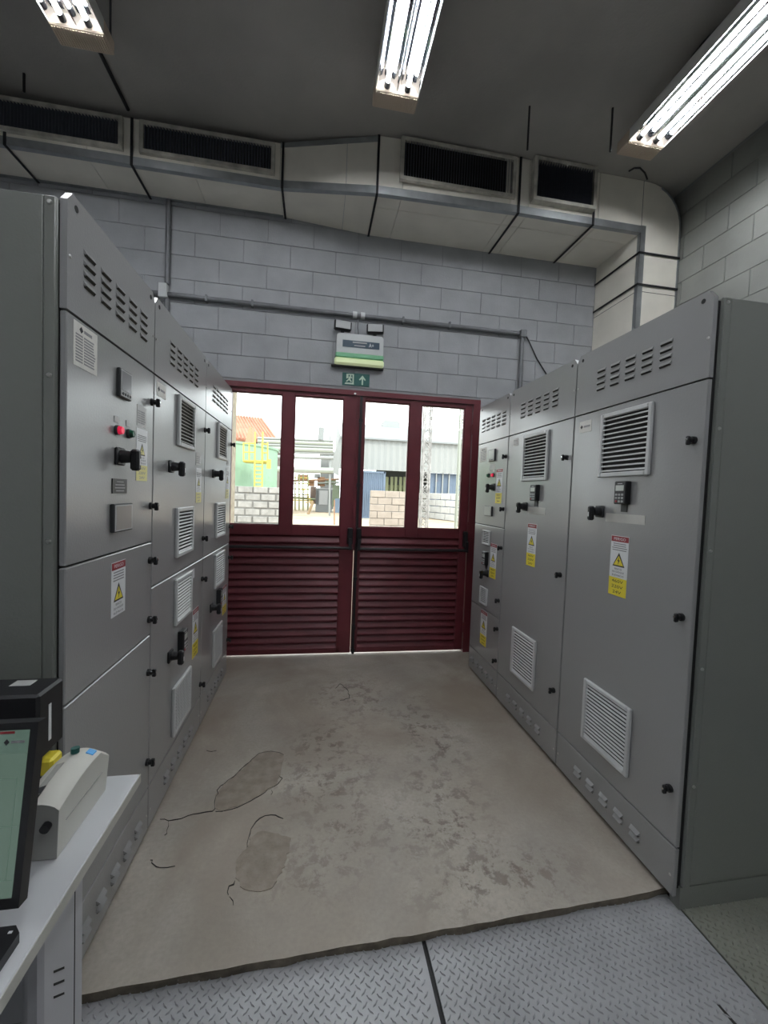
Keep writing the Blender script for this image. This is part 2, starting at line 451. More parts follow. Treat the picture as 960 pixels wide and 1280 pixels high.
for r in range(-18, 5):
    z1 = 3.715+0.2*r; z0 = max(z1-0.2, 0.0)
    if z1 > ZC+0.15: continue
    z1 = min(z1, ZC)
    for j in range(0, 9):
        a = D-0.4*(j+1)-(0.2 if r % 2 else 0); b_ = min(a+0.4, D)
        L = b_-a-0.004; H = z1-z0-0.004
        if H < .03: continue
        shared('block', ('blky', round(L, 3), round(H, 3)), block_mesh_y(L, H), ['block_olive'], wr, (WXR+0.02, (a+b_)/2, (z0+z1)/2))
struct(bx('wall_left', 'wall_plain', None, WXL-0.19, WXL, YB, D+0.19, -0.2, ZC))
struct(bx('wall_front', 'wall_plain', None, WXL-0.19, WXR+0.19, YB-0.19, YB, -0.2, ZC))
struct(bx('ceiling', 'ceiling_concrete', None, WXL-0.19, WXR+0.19, YB-0.19, D+0.19, ZC, ZC+0.15))

# ================================================================== DOORS
tr = MB()
tr.box(OX0, OX0+0.07, D-0.012, D+0.09, 0, OZ); tr.box(1.487, OX1, D-0.012, D+0.09, 0, OZ); tr.box(OX0, OX1, D-0.014, D+0.09, 2.445, OZ)
struct(tr.build('trim_1', 'maroon'))
def leaf(name, x0, x1, wins, sx0, sx1, bar, brackets):
    t = thing(name, ((x0+x1)/2, D+0.03, 0.018)); struct(t)
    ya, yb = D+0.006, D+0.050
    zb, zt = 0.018, 2.442; wz0, wz1 = 1.222, 2.406
    edges = [x0]+[e for w_ in wins for e in w_]+[x1]
    # stiles and mullion between the glazed openings
    for i in range(0, len(edges), 2):
        nm = 'mullion' if 0 < i < len(edges)-2 else 'stile'
        zlow = wz0-0.09 if nm == 'mullion' else zb
        bx(nm, 'maroon', t, edges[i], edges[i+1], ya, yb, zlow, zt, c=0.003)
    for w_ in wins:
        bx('top_rail', 'maroon', t, w_[0], w_[1], ya, yb, wz1, zt, c=0.003)
        bx('middle_rail', 'maroon', t, w_[0], w_[1], ya, yb, wz0-0.09, wz0, c=0.003)
        bx('pane', 'pane_glass', t, w_[0]-0.0, w_[1]+0.0, ya+0.020, ya+0.024, wz0, wz1)
        # glazing bead
        gb = MB()
        for (a, b_, c_, d_) in ((w_[0], w_[0]+.008, wz0, wz1), (w_[1]-.008, w_[1], wz0, wz1), (w_[0], w_[1], wz0, wz0+.008), (w_[0], w_[1], wz1-.008, wz1)):
            gb.box(a, b_, ya+.010, ya+.034, c_, d_)
        gb.build('glazing_bead', 'maroon', t)
    bx('bottom_rail', 'maroon', t, sx0, sx1, ya, yb, zb, 0.055, c=0.003)
    bx('backing', 'maroon', t, sx0, sx1, yb-0.006, yb-0.001, 0.055, 1.132)
    if sx0 > edges[1]+.005: bx('stile_cover', 'maroon', t, edges[1], sx0, ya, yb, zb, 1.132, c=.003)
    if sx1 < edges[-2]-.005: bx('stile_cover', 'maroon', t, sx1, edges[-2], ya, yb, zb, 1.132, c=.003)
    L = sx1-sx0; p = (1.132-0.055)/16
    def mk():
        mb = MB()
        # sloping louvre slat: overhanging nose at its lower edge towards the room
        mb.prism([(0.030, p*0.5+.004), (0.036, p*0.5+.004), (0.004, -p*0.5+.004), (-0.004, -p*0.5-.001), (-0.004, -p*0.5+.010)], 'x', -L/2, L/2); return mb
    for i in range(16):
        shared('slat', ('slat', round(L, 3)), mk, ['maroon'], t, ((sx0+sx1)/2, ya+0.004, 0.055+p*(i+.5)))
    pb = MB(); pb.cyl((bar[0], D-0.075, bar[2]), (bar[1], D-0.075, bar[2]), 0.014, n=12)
    pbo = pb.build('push_bar', 'black_plastic', t, smooth=True)
    for (bx0, bx1, bz0, bz1) in brackets:
        k = MB(); k.cbox(bx0, bx1, D-0.05, D+0.006, bz0, bz1, .008)
        k.box((bx0+bx1)/2-.012, (bx0+bx1)/2+.012, D-0.088, D-0.045, bar[2]-.016, bz0+.06)
        k.build('bracket', 'black_plastic', pbo)
    return t
d1 = leaf('door_1', -0.855, 0.3655, [(-0.765, -0.325), (-0.214, 0.230)], -0.765, 0.262, (-0.80, 0.345, 1.03), [(0.300, 0.350, 1.06, 1.215), (-0.82, -0.775, 1.04, 1.17)])
d2 = leaf('door_2', 0.3705, 1.482, [(0.428, 0.858), (0.975, 1.407)], 0.428, 1.400, (0.40, 1.468, 1.025), [(0.385, 0.43, 1.06, 1.215), (1.436, 1.476, 1.05, 1.205)])
rd = MB(); rd.box(0.378, 0.402, D-0.014, D+0.006, 0.012, 1.07); rd.box(0.378, 0.402, D-0.014, D+0.006, 1.21, 2.44)
for z in (0.03, 0.25, 0.72, 1.6, 2.2): rd.box(0.372, 0.408, D-0.02, D+0.006, z, z+.03)
rd.build('bolt_rod', 'black_plastic', d2)
bx('astragal', 'maroon', d1, .350, .378, D-.002, D+.006, 1.0, 2.44)
sc = MB(); sc.cyl((0.328, D-0.022, 2.457), (0.328, D-0.014, 2.457), 0.011, n=12); sc.build('screw', 'chrome', d1)
for z in (0.25, 1.25, 2.2):
    h = MB(); h.cyl((1.487, D-0.006, z-.05), (1.487, D-0.006, z+.05), 0.010, n=10); h.build('hinge', 'maroon', d2)

# ================================================================== CABINETS
class Side:
    """frame of a cabinet front: d is distance out of the front plane"""
    def __init__(s, plane, sgn): s.x = plane; s.s = sgn
    def X(s, d): return s.x+s.s*d
    def R(s): return Vector((0, s.s, 0))       # reading direction of lettering on this front
    def b(s, d0, d1, y0, y1, z0, z1): return (s.X(d0), s.X(d1), y0, y1, z0, z1)
LS = Side(XL, 1); RS = Side(XR, -1)

def louver(sd_, w_, parent, y, z, name='louver', k=1.0):
    s = sd_.s*k
    def mk():
        mb = MB(); h = 0.011
        # hood that swells out of the sheet and opens downwards, dark mouth below
        mb.add([(0, -w_/2, h), (0, w_/2, h), (s*.007, w_/2*.86, -.002), (s*.007, -w_/2*.86, -.002), (0, w_/2, -.004), (0, -w_/2, -.004)],
               [(0, 1, 2, 3), (1, 4, 2), (0, 3, 5), (3, 2, 4, 5)], 0)
        mb.add([(s*.0008, -w_/2*.9, -.009), (s*.0008, w_/2*.9, -.009), (s*.0060, w_/2*.84, -.0025), (s*.0060, -w_/2*.84, -.0025)], [(0, 1, 2, 3)], 1)
        mb.add([(s*.0008, -w_/2*.9, -.009), (s*.0008, w_/2*.9, -.009), (s*.0008, w_/2*.9, -.002), (s*.0008, -w_/2*.9, -.002)], [(0, 1, 2, 3)], 1)
        return mb
    return shared(name, ('louv', s, w_, k), mk, ['paint', 'gasket'], parent, (sd_.X(0), y, z))
def latch(sd_, par, y, z):
    s = sd_.s
    def mk():
        mb = MB(); mb.cyl((0, 0, 0), (s*.010, 0, 0), .015, n=14); mb.cyl((s*.010, 0, 0), (s*.024, 0, 0), .0105, n=12)
        mb.cbox(min(s*.018, s*.034), max(s*.018, s*.034), -.006, .006, -.019, .015, .003)
        mb.cyl((s*.034, 0, .002), (s*.0352, 0, .002), .0045, n=8, m=1)
        return mb
    return shared('latch', ('latch', s), mk, ['black_plastic', 'chrome'], par, (sd_.X(0), y, z), smooth=True)
def screw(sd_, par, y, z):
    s = sd_.s
    def mk():
        mb = MB(); mb.cyl((0, 0, 0), (s*.003, 0, 0), .006, .004, n=10); return mb
    return shared('screw', ('screw', s), mk, ['screw'], par, (sd_.X(0), y, z))
def grille(sd_, cab, y0, y1, z0, z1, nsl=12, fine=False):
    s = sd_.s; fw = 0.022 if (y1-y0) > .2 else .012; dp = 0.016
    mb = MB()
    for (a, b_, c_, d_) in ((y0, y0+fw, z0, z1), (y1-fw, y1, z0, z1), (y0+fw, y1-fw, z0, z0+fw), (y0+fw, y1-fw, z1-fw, z1)):
        mb.cbox(*[v for v in (min(sd_.X(0), sd_.X(dp)), max(sd_.X(0), sd_.X(dp)), a, b_, c_, d_)], .004)
    mb.box(sd_.X(.0005), sd_.X(.0025), y0+fw, y1-fw, z0+fw, z1-fw, 1)
    gr = mb.build('vent_grille', ['grille_plastic', 'gasket'], cab)
    L = y1-y0-2*fw; H = z1-z0-2*fw; p = H/nsl
    def mk():
        m2 = MB(); m2.prism([(s*.0125, -p*.32), (s*.0142, -p*.22), (s*.0065, p*.10), (s*.0048, p*.0)], 'y', -L/2, L/2); return m2
    for i in range(nsl):
        shared('slat', ('gsl', s, round(L, 3), round(p, 4)), mk, ['grille_plastic'], gr, (sd_.X(0), (y0+y1)/2, z0+fw+p*(i+.5)))
    if fine:
        k = MB(); nn = 13
        for i in range(1, nn): 
            y = y0+fw+L*i/nn; k.box(sd_.X(.010), sd_.X(.0145), y-.0035, y+.0035, z0+fw, z1-fw)
        k.build('mesh_bars', 'grille_plastic', gr)
    return gr
def handle(sd_, cab, y, z, k=1.0):
    k *= .86
    s = sd_.s; mb = MB()
    X = sd_.X
    def cb(d0, d1, a, b_, c_, d_, c=.004): mb.cbox(min(X(d0), X(d1)), max(X(d0), X(d1)), a, b_, c_, d_, c)
    cb(0, .013*k, y-.034*k, y+.034*k, z-.034*k, z+.034*k)
    mb.cyl((X(.013*k), y, z), (X(.050*k), y, z), .026*k, .022*k, n=18)
    ho = mb.build('rotary_handle', 'black_plastic', cab, smooth=True)
    mb = MB(); cb(.046*k, .078*k, y-.016*k, y+.016*k, z-.052*k, z+.030*k, .007); mb.build('grip', 'black_plastic', ho)
    mb = MB(); mb.box(X(.0785*k), X(.0793*k), y-.003, y+.003, z-.03*k, z-.005*k); mb.build('pointer_mark', 'sticker_white', ho)
    return ho
def keypad(sd_, cab, y0, y1, z0, z1, dp=.030):
    X = sd_.X; mb = MB(); mb.cbox(min(X(0), X(dp)), max(X(0), X(dp)), y0, y1, z0, z1, .004)
    kp = mb.build('drive_keypad', 'black_plastic', cab); w_ = y1-y0; h = z1-z0; yc = (y0+y1)/2
    f = MB(); f.box(X(dp), X(dp+.0012), y0+.005, y1-.005, z0+.005, z1-.005); f.build('face_plate', 'dark_plastic', kp)
    f = MB(); f.box(X(dp+.001), X(dp+.0022), y0+w_*.17, y1-w_*.17, z1-h*.42, z1-h*.18); f.build('display', 'lcd', kp)
    f = MB(); f.box(X(dp+.001), X(dp+.0018), yc-w_*.2, yc+w_*.2, z1-h*.125, z1-h*.095); f.build('print_line', 'sticker_grey', kp)
    for r in range(3):
        for c_ in range(3):
            f = MB(); yy = y0+w_*(.25+.25*c_); zz = z0+h*(.12+.145*r)
            f.cbox(min(X(dp), X(dp+.003)), max(X(dp), X(dp+.003)), yy-w_*.085, yy+w_*.085, zz-h*.045, zz+h*.045, .001)
            f.build('key', 'sticker_red' if (r == 0 and c_ == (0 if sd_.s > 0 else 2)) else 'grey_plastic', kp)
    f = MB(); f.box(X(0), X(.004), yc-.018, yc+.018, z0-.035, z0); f.build('cable_plate', 'dark_plastic', kp)
    return kp
def sticker(sd_, cab, y0, y1, z0, z1, matn='paper', name='sticker', logo=True, rows=0, label=None):
    X = sd_.X; st = MB(); st.box(X(0), X(.0012), y0, y1, z0, z1); st = st.build(name, matn, cab, label=label)
    w_ = y1-y0; h = z1-z0; R_ = sd_.R()
    lo = y0 if sd_.s > 0 else y1
    P = lambda u, v: (X(.0016), lo+sd_.s*u*w_, z0+v*h)
    if logo:
        vv = .86 if rows else .5; q = MB(); r = .075*w_ if rows else .11*w_; c = P(.30 if rows else .2, vv)
        q.prism([(c[1]-r, c[2]), (c[1], c[2]-r), (c[1]+r, c[2]), (c[1], c[2]+r)], 'x', X(.0012), X(.0018)); q.build('logo_mark', 'ink', st)
        q = MB(); q.cbox(*sorted((X(.0012), X(.0018))), *sorted((P(.42 if rows else .38, 0)[1], P(.75 if rows else .9, 0)[1])), z0+(vv-.035)*h if rows else z0+.42*h, z0+(vv+.035)*h if rows else z0+.58*h, .0003)
        q.build('logo_print', 'ink_grey', st)
    if rows:
        q = MB()
        for i in range(rows):
            z = z0+h*(.72-.66*i/rows)
            a, b_ = sorted((P(.08, 0)[1], P(.36, 0)[1])); q.box(X(.0012), X(.0017), a, b_, z-.0022, z+.0022)
            a, b_ = sorted((P(.42, 0)[1], P(.42+.5*random.uniform(.75, 1), 0)[1])); q.box(X(.0012), X(.0017), a, b_, z-.0022, z+.0022)
        q.build('print_lines', 'ink_grey', st)
    return st
def warning(sd_, cab, y0, y1, z0, z1, volts=('460V', '220V', '24V'), pale=False, name='warning_label', yellow=True, small=False):
    """white danger label: red header, small print, yellow lightning triangle, yellow voltage panel"""
    X = sd_.X; w_ = y1-y0; yc = (y0+y1)/2; R_ = sd_.R(); U = (0, 0, 1)
    mb = MB(); mb.box(X(0), X(.0012), y0, y1, z0, z1)
    lb = mb.build(name, 'sticker_white', cab)
    zr = z0+(z1-z0)*(.30 if yellow else 0); h = z1-zr
    ym = 'sticker_pale_yellow' if pale else 'sticker_yellow'
    if not pale:
        q = MB(); q.box(X(.001), X(.0018), y0+.002, y1-.002, z1-h*.14, z1-.002); q.build('red_header', 'sticker_red', lb)
        lettering('PERIGO', 'sticker_white', lb, (X(.0021), yc, z1-h*.075), R_, U, w_*.66, h*.065)
    q = MB()
    for i in range(4):
        z = z1-h*(.19+.05*i); ww = w_*random.uniform(.34, .42); q.box(X(.001), X(.0018), yc-ww, yc+ww, z-h*.011, z+h*.011)
    q.build('small_print', 'ink_grey', lb)
    tz0, tz1 = zr+h*.27, zr+h*.60
    q = MB(); r = min(w_*.34, (tz1-tz0)*.6)
    q.prism([(yc-r, tz0), (yc+r, tz0), (yc, tz1)], 'x', X(.001), X(.0018)); q.build('triangle_border', 'ink', lb)
    q = MB(); q.prism([(yc-r*.80, tz0+.006*h/.2), (yc+r*.80, tz0+.006*h/.2), (yc, tz1-.014*h/.2)], 'x', X(.0016), X(.0022)); q.build('triangle', ym if pale else 'sticker_yellow', lb)
    q = MB(); tz = lambda v: tz0+(tz1-tz0)*v; sg = sd_.s
    q.prism([(yc+sg*r*.10, tz(.72)), (yc-sg*r*.20, tz(.38)), (yc-sg*r*.02, tz(.40)), (yc-sg*r*.08, tz(.12)), (yc+sg*r*.20, tz(.48)), (yc+sg*r*.03, tz(.46))], 'x', X(.002), X(.0026))
    q.build('bolt_mark', 'ink', lb)
    for i, tx in enumerate(('RISCO', 'DE CHOQUE', 'EL\u00c9TRICO')):
        lettering(tx, 'ink', lb, (X(.0018), yc, zr+h*(.21-.075*i)), R_, U, w_*(.4 if i == 0 else .66), h*.045)
    if yellow:
        q = MB(); q.box(X(.001), X(.0018), y0, y1, z0, zr); q.build('voltage_panel', ym, lb)
        for i, tx in enumerate(volts):
            hh = (zr-z0)/(len(volts)+.3)
            lettering(tx, 'ink' if not pale else 'ink_grey', lb, (X(.0022), yc, zr-hh*(i+.62)), R_, U, w_*(.16*len(tx)), hh*.55)
    return lb
def button(sd_, par, y, z, m_):
    X = sd_.X; mb = MB(); mb.cyl((X(0), y, z), (X(.010), y, z), .017, n=18); mb.mi = [0]*len(mb.f)
    b_ = mb.build('push_button', 'dark_plastic', par, smooth=True)
    mb = MB(); mb.cyl((X(.010), y, z), (X(.022), y, z), .0145, .012, n=18); mb.build('lens', m_, b_, smooth=True)
    mb = MB(); mb.box(X(0), X(.002), y-.016, y+.016, z+.026, z+.046); mb.build('legend_plate', 'sticker_grey', b_)
def panel_meter(sd_, cab, y0, y1, z0, z1, scr='lcd_grey', name='panel_meter', keys=True):
    X = sd_.X; mb = MB(); mb.cbox(*sorted((X(0), X(.014))), y0, y1, z0, z1, .003); pm = mb.build(name, 'dark_plastic', cab)
    fz = .24 if keys else .08; w_ = y1-y0; h = z1-z0
    mb = MB(); mb.box(X(.0139), X(.0150), y0+w_*.04, y1-w_*.04, z0+h*.04, z1-h*.04); mb.build('bezel', 'grey_plastic', pm)
    mb = MB(); mb.box(X(.0145), X(.0158), y0+w_*.1, y1-w_*.1, z0+h*fz, z1-h*.08); mb.build('display', scr, pm)
    if keys:
        for i in range(4):
            mb = MB(); yy = y0+w_*(.2+.2*i); mb.cyl((X(.0148), yy, z0+h*.13), (X(.017), yy, z0+h*.13), .005, n=8); mb.build('key', 'dark_plastic', pm)
    return pm

def cabinet(sd_, y0, y1, doors, near_latch, label, side_near=False, depth=0.80):
    gp = .035 if sd_.s < 0 else .0225
    X = sd_.X; ZT = 2.33; s = sd_.s
    cab = thing('electrical_cabinet', (X(-.4), (y0+y1)/2, 0.0), label, 'cabinet', 'grey electrical cabinets in two rows')
    g = .003
    def cb(name, mt, d0, d1, a, b_, c_, d_, c=.003): 
        return bx(name, mt, cab, *sorted((X(d0), X(d1))), a, b_, c_, d_, c=c)
    cb('body', 'paint_shaded', -gp-depth, -gp-.001, y0+.001, y1-.001, .06, 2.302, .004)
    cb('base_frame', 'paint_shaded', -gp-depth+.01, -gp-.01, y0+.006, y1-.006, 0.001 if not side_near else 0.001, .06, .002)
    gk = MB()
    gk.box(X(-gp-.001), X(-.018), y0+.010, y1-.010, .05, 2.29); gk.build('gasket', 'gasket', cab)
    # top panel with chamfered upper corners
    tp = MB(); ch = .03
    tp.prism([(y0+g, 2.010), (y1-g, 2.010), (y1-g, ZT-ch), (y1-g-ch*.8, ZT), (y0+g+ch*.8, ZT), (y0+g, ZT-ch)], 'x', X(-.018), X(0))
    tp = tp.build('top_panel', 'paint', cab)
    W = y1-y0
    for i in range(5):
        for j in range(4):
            yy = (y0+y1)/2+(i-2)*(0.097 if W < .9 else .1); louver(sd_, .062, tp, yy, 2.203-.030*j)
    for yy in (y0+.045, y1-.045):
        hh = MB(); hh.cyl((X(.0002), yy, ZT-.03), (X(.001), yy, ZT-.03), .009, n=12); hh.build('hole', 'gasket', tp)
    for yy in (y0+.016, y1-.016): screw(sd_, tp, yy, 2.155)
    pl = cb('plinth_panel', 'paint', -.018, 0, y0+g, y1-g, .024, .214)
    for i in range(5):
        yy = (y0+y1)/2+(i-2)*.098
        for dz in (.014, -.014): louver(sd_, .052, pl, yy, .112+dz, 'vent', 1.9)
    for yy in (y0+.02, y1-.02): screw(sd_, pl, yy, .10)
    ds = []
    for (a, b_) in doors:
        ds.append(cb('door', 'paint', -.018, 0, y0+g, y1-g, a+.003, b_-.003))
    if side_near:
        # frame profile and screwed side panel on the end of the row
        bx('corner_profile', 'paint_shaded', cab, *sorted((X(-gp-.001), X(-gp-.031))), y0-.006, y0+.002, .06, 2.298, c=.003)
        sp = bx('side_panel', 'paint_shaded', cab, *sorted((X(-gp-.033), X(-gp-depth+.01))), y0-.004, y0+.002, .075, 2.298, c=.002)
        for z in (2.288, 1.832, 1.379, .931, .475):
            q = MB(); q.cyl((X(-gp-.015), y0-.006, z-.008), (X(-gp-.015), y0-.010, z-.008), .007, .005, n=10); q.build('screw', 'screw', sp)
        bx('base_channel', 'paint_shaded', cab, *sorted((X(-.03), X(-gp-depth+.02))), y0+.001, y0+.045, -.029, .06)
    return cab, ds

# ---- left row
c1, dd = cabinet(LS, 1.264, 1.877, [(1.297, 2.007), (0.897, 1.297), (0.217, 0.897)], False,
    'left-row grey cabinet nearest the desk, with red and green push buttons', True)
for k_, zs in ((0, (1.882, 1.451)), (1, (1.221, .968)), (2, (.739, .345))):
    for z in zs: latch(LS, dd[k_], 1.852, z)
sticker(LS, c1, 1.297, 1.423, 1.869, 1.994, rows=10, name='paper_notice', label='white printed notice with a logo')
panel_meter(LS, c1, 1.548, 1.638, 1.838, 1.936)
button(LS, dd[0], 1.552, 1.722, 'lens_red'); button(LS, dd[0], 1.640, 1.722, 'lens_green')
handle(LS, c1, 1.570, 1.633, 1.05)
sticker(LS, c1, 1.715, 1.800, 1.765, 1.845, 'sticker_grey', 'text_sticker', logo=False, rows=6)
warning(LS, c1, 1.712, 1.815, 1.553, 1.757, pale=True)
q = MB(); q.box(LS.X(0), LS.X(.003), 1.525, 1.632, 1.504, 1.555); q = q.build('black_nameplate', 'black_plastic', c1)
for i in range(4):
    ww = (.026, .034, .038, .030)[i]; l_ = MB(); l_.box(LS.X(.0029), LS.X(.0034), 1.5785-ww, 1.5785+ww, 1.5445-.0105*i-.002, 1.5445-.0105*i+.002); l_.build('print_line', 'ink_grey', q)
panel_meter(LS, c1, 1.513, 1.657, 1.370, 1.468, 'hmi_glass', 'touch_screen', keys=False)
warning(LS, c1, 1.528, 1.632, 1.071, 1.263, yellow=False)
c2, dd = cabinet(LS, 1.879, 2.690, [(1.098, 2.007), (0.217, 1.098)], False, 'middle grey cabinet of the left row, with four vent grilles')
for k_, zs in ((0, (1.889, 1.224)), (1, (.970, .30))):
    for z in zs: latch(LS, dd[k_], 2.672, z)
sticker(LS, c2, 1.908, 2.012, 1.925, 1.985, logo=True)
grille(LS, c2, 2.165, 2.440, 1.738, 1.991); grille(LS, c2, 2.163, 2.440, 1.180, 1.431); grille(LS, c2, 2.165, 2.435, .834, 1.071)
grille(LS, c2, 2.158, 2.445, .265, .520, fine=True)
handle(LS, c2, 2.085, 1.630); warning(LS, c2, 2.510, 2.620, 1.447, 1.650, pale=True, yellow=True)
sticker(LS, c2, 2.50, 2.60, 1.665, 1.735, 'sticker_grey', 'text_sticker', logo=False, rows=4)
sticker(LS, c2, 2.447, 2.512, 1.012, 1.066, 'sticker_white', logo=False)
keypad(LS, c2, 2.235, 2.305, .670, .785); handle(LS, c2, 2.115, .705); warning(LS, c2, 2.495, 2.610, .530, .820)
c3, dd = cabinet(LS, 2.692, 3.478, [(1.098, 2.007), (0.217, 1.098)], False, 'far grey cabinet of the left row, beside the maroon door')
for k_, zs in ((0, (1.892, 1.232)), (1, (.980, .30))):
    for z in zs: latch(LS, dd[k_], 3.462, z)
grille(LS, c3, 2.990, 3.262, 1.745, 1.995); grille(LS, c3, 2.982, 3.258, 1.187, 1.434); grille(LS, c3, 2.980, 3.268, .830, 1.072)
grille(LS, c3, 2.980, 3.235, .270, .535, fine=True)
handle(LS, c3, 2.905, 1.633); warning(LS, c3, 3.300, 3.410, 1.460, 1.70, pale=True)
sticker(LS, c3, 3.31, 3.40, 1.72, 1.76, 'sticker_grey', 'text_sticker', logo=False, rows=3)
keypad(LS, c3, 3.070, 3.140, .690, .805); handle(LS, c3, 2.915, .720); warning(LS, c3, 3.275, 3.400, .555, .780)

# ---- right row
r1, dd = cabinet(RS, 2.877, 3.452, [(1.315, 2.007), (0.619, 1.315), (0.217, 0.619)], True, 'far grey cabinet of the right row, narrow, with buttons and small grilles')
for k_, zs in ((0, (1.857, 1.461)), (1, (1.165, .760)), (2, (.540, .293))):
    for z in zs: latch(RS, dd[k_], 2.905, z)
sticker(RS, r1, 3.270, 3.400, 1.850, 1.968, rows=8, name='paper_notice')
panel_meter(RS, r1, 3.085, 3.195, 1.838, 1.936, 'lcd'); sticker(RS, r1, 3.09, 3.19, 1.775, 1.82, 'sticker_grey', logo=False)
button(RS, dd[0], 3.193, 1.727, 'lens_green'); button(RS, dd[0], 3.108, 1.726, 'lens_red')
handle(RS, r1, 3.10, 1.629); warning(RS, r1, 2.947, 3.056, 1.502, 1.772)
panel_meter(RS, r1, 3.090, 3.232, 1.395, 1.475, 'lcd', 'touch_screen', keys=False)
grille(RS, r1, 3.108, 3.255, 1.155, 1.275, 7); keypad(RS, r1, 3.130, 3.20, .99, 1.10); handle(RS, r1, 3.14, .925)
warning(RS, r1, 2.985, 3.098, .905, 1.180); grille(RS, r1, 3.108, 3.252, .657, .800, 8); warning(RS, r1, 3.100, 3.222, .320, .605)
r2, dd = cabinet(RS, 2.091, 2.874, [(0.217, 2.007)], True, 'middle grey cabinet of the right row, between narrow and nearest ones')
for z in (1.786, 1.112, .433): latch(RS, dd[0], 2.140, z)
sticker(RS, r2, 2.72, 2.80, 1.92, 1.975, 'sticker_grey', logo=False, rows=3)
grille(RS, r2, 2.325, 2.638, 1.662, 1.974, 13); keypad(RS, r2, 2.405, 2.478, 1.532, 1.636); handle(RS, r2, 2.575, 1.492)
q = MB(); q.box(RS.X(0), RS.X(.0012), 2.335, 2.540, 1.448, 1.492); q.build('tape_strip', 'tape', r2)
warning(RS, r2, 2.420, 2.530, 1.104, 1.382); grille(RS, r2, 2.345, 2.655, .323, .645, 14)
r3, dd = cabinet(RS, 1.300, 2.088, [(0.217, 2.007)], True, 'nearest grey cabinet of the right row, its shade-toned side panel showing', True)
for z in (1.784, 1.107, .428): latch(RS, dd[0], 1.345, z)
sticker(RS, r3, 1.943, 2.041, 1.908, 1.969, 'paper')
grille(RS, r3, 1.538, 1.858, 1.661, 1.973, 12); keypad(RS, r3, 1.640, 1.714, 1.532, 1.638); handle(RS, r3, 1.835, 1.492)
q = MB(); q.box(RS.X(0), RS.X(.0012), 1.553, 1.795, 1.446, 1.487); q.build('tape_strip', 'tape', r3)
warning(RS, r3, 1.635, 1.747, 1.103, 1.384); grille(RS, r3, 1.551, 1.870, .321, .632, 15)

# ================================================================== AIR DUCT
du = thing('air_duct', (1.2, 3.55, 3.92), 'cream insulated air duct hung below the ceiling, turning down in the right corner', 'air duct')
YBK = D-0.003
# stations along x: (x, front y, bottom z, top z)
ST = [(-2.74, 3.47, 3.95, 4.28), (-1.443, 3.47, 3.95, 4.28), (-0.36, 3.47, 3.95, 4.29), (0.41, 3.29, 3.90, 4.335), (1.555, 3.255, 3.90, 4.335), (2.14, 3.255, 3.90, 4.335), (2.72, 3.255, 3.90, 4.335)]
body = MB()
for a, b_ in zip(ST[:-1], ST[1:]):
    vs = []
    for (x, y, zb, zt) in (a, b_):
        vs += [(x, y+.02, zb+.02), (x, YBK, zb+.02), (x, YBK, zt), (x, y+.02, zt)]
    body.add(vs, [(0, 1, 5, 4), (1, 2, 6, 5), (2, 3, 7, 6), (3, 0, 4, 7)])
body.build('core', 'duct_metal', du)
def slabquad(name, mt, P4, thick, nrm):
    n_ = Vector(nrm)*thick; mb = MB()
    vs = [Vector(p) for p in P4]; vs += [p+n_ for p in vs]
    mb.add(vs, [(0, 1, 2, 3), (7, 6, 5, 4), (0, 4, 5, 1), (1, 5, 6, 2), (2, 6, 7, 3), (3, 7, 4, 0)])
    return mb.build(name, mt, du)
def station(x):
    for a, b_ in zip(ST[:-1], ST[1:]):
        if a[0] <= x <= b_[0]:
            t = (x-a[0])/(b_[0]-a[0]); return [a[i]+(b_[i]-a[i])*t for i in range(4)]
xs = [-2.74, -1.75, -1.0, -0.36, 0.16, 0.41, 0.60, 1.50, 1.66, 2.30, 2.72]
for a, b_ in zip(xs[:-1], xs[1:]):
    A, B = station(a+.001), station(b_-.001); e = .002
    # bottom boards in two runs with a seam, front boards
    mid = .30 if a >= 0.4 else None
    runs = [(0, 1)] if mid is None else [(0, mid), (mid, 1)]
    for (u, v) in runs:
        ya0 = A[1]+(YBK-A[1])*u; ya1 = A[1]+(YBK-A[1])*v; yb0 = B[1]+(YBK-B[1])*u; yb1 = B[1]+(YBK-B[1])*v
        slabquad('bottom_board', 'duct_board', [(a+e, ya0+e, A[2]), (b_-e, yb0+e, B[2]), (b_-e, yb1-e, B[2]), (a+e, ya1-e, A[2])], .019, (0, 0, 1))
    slabquad('front_board', 'duct_board', [(a+e, A[1], A[2]), (b_-e, B[1], B[2]), (b_-e, B[1], B[3]), (a+e, A[1], A[3])], .019, (0, 1, 0))
for a, b_ in zip(ST[:-1], ST[1:]):
    # sheet metal corner angle along the front bottom edge
    slabquad('corner_angle', 'duct_metal', [(a[0], a[1]-.004, a[2]-.003), (b_[0], b_[1]-.004, b_[2]-.003), (b_[0], b_[1]-.004, b_[2]+.055), (a[0], a[1]-.004, a[2]+.055)], .003, (0, 1, 0))
    slabquad('corner_angle', 'duct_metal', [(a[0], a[1]-.004, a[2]-.004), (b_[0], b_[1]-.004, b_[2]-.004), (b_[0], b_[1]+.035, b_[2]-.004), (a[0], a[1]+.035, a[2]-.004)], .003, (0, 0, 1))
slabquad('wall_angle', 'duct_metal', [(-2.74, YBK-.03, 3.945), (-.36, YBK-.03, 3.945), (-.36, YBK, 3.945), (-2.74, YBK, 3.945)], .004, (0, 0, 1))
slabquad('top_flashing', 'duct_metal', [(-.36, 3.466, 4.255), (.41, 3.286, 4.29), (.41, 3.286, 4.335), (-.36, 3.466, 4.29)], .003, (0, 1, 0))
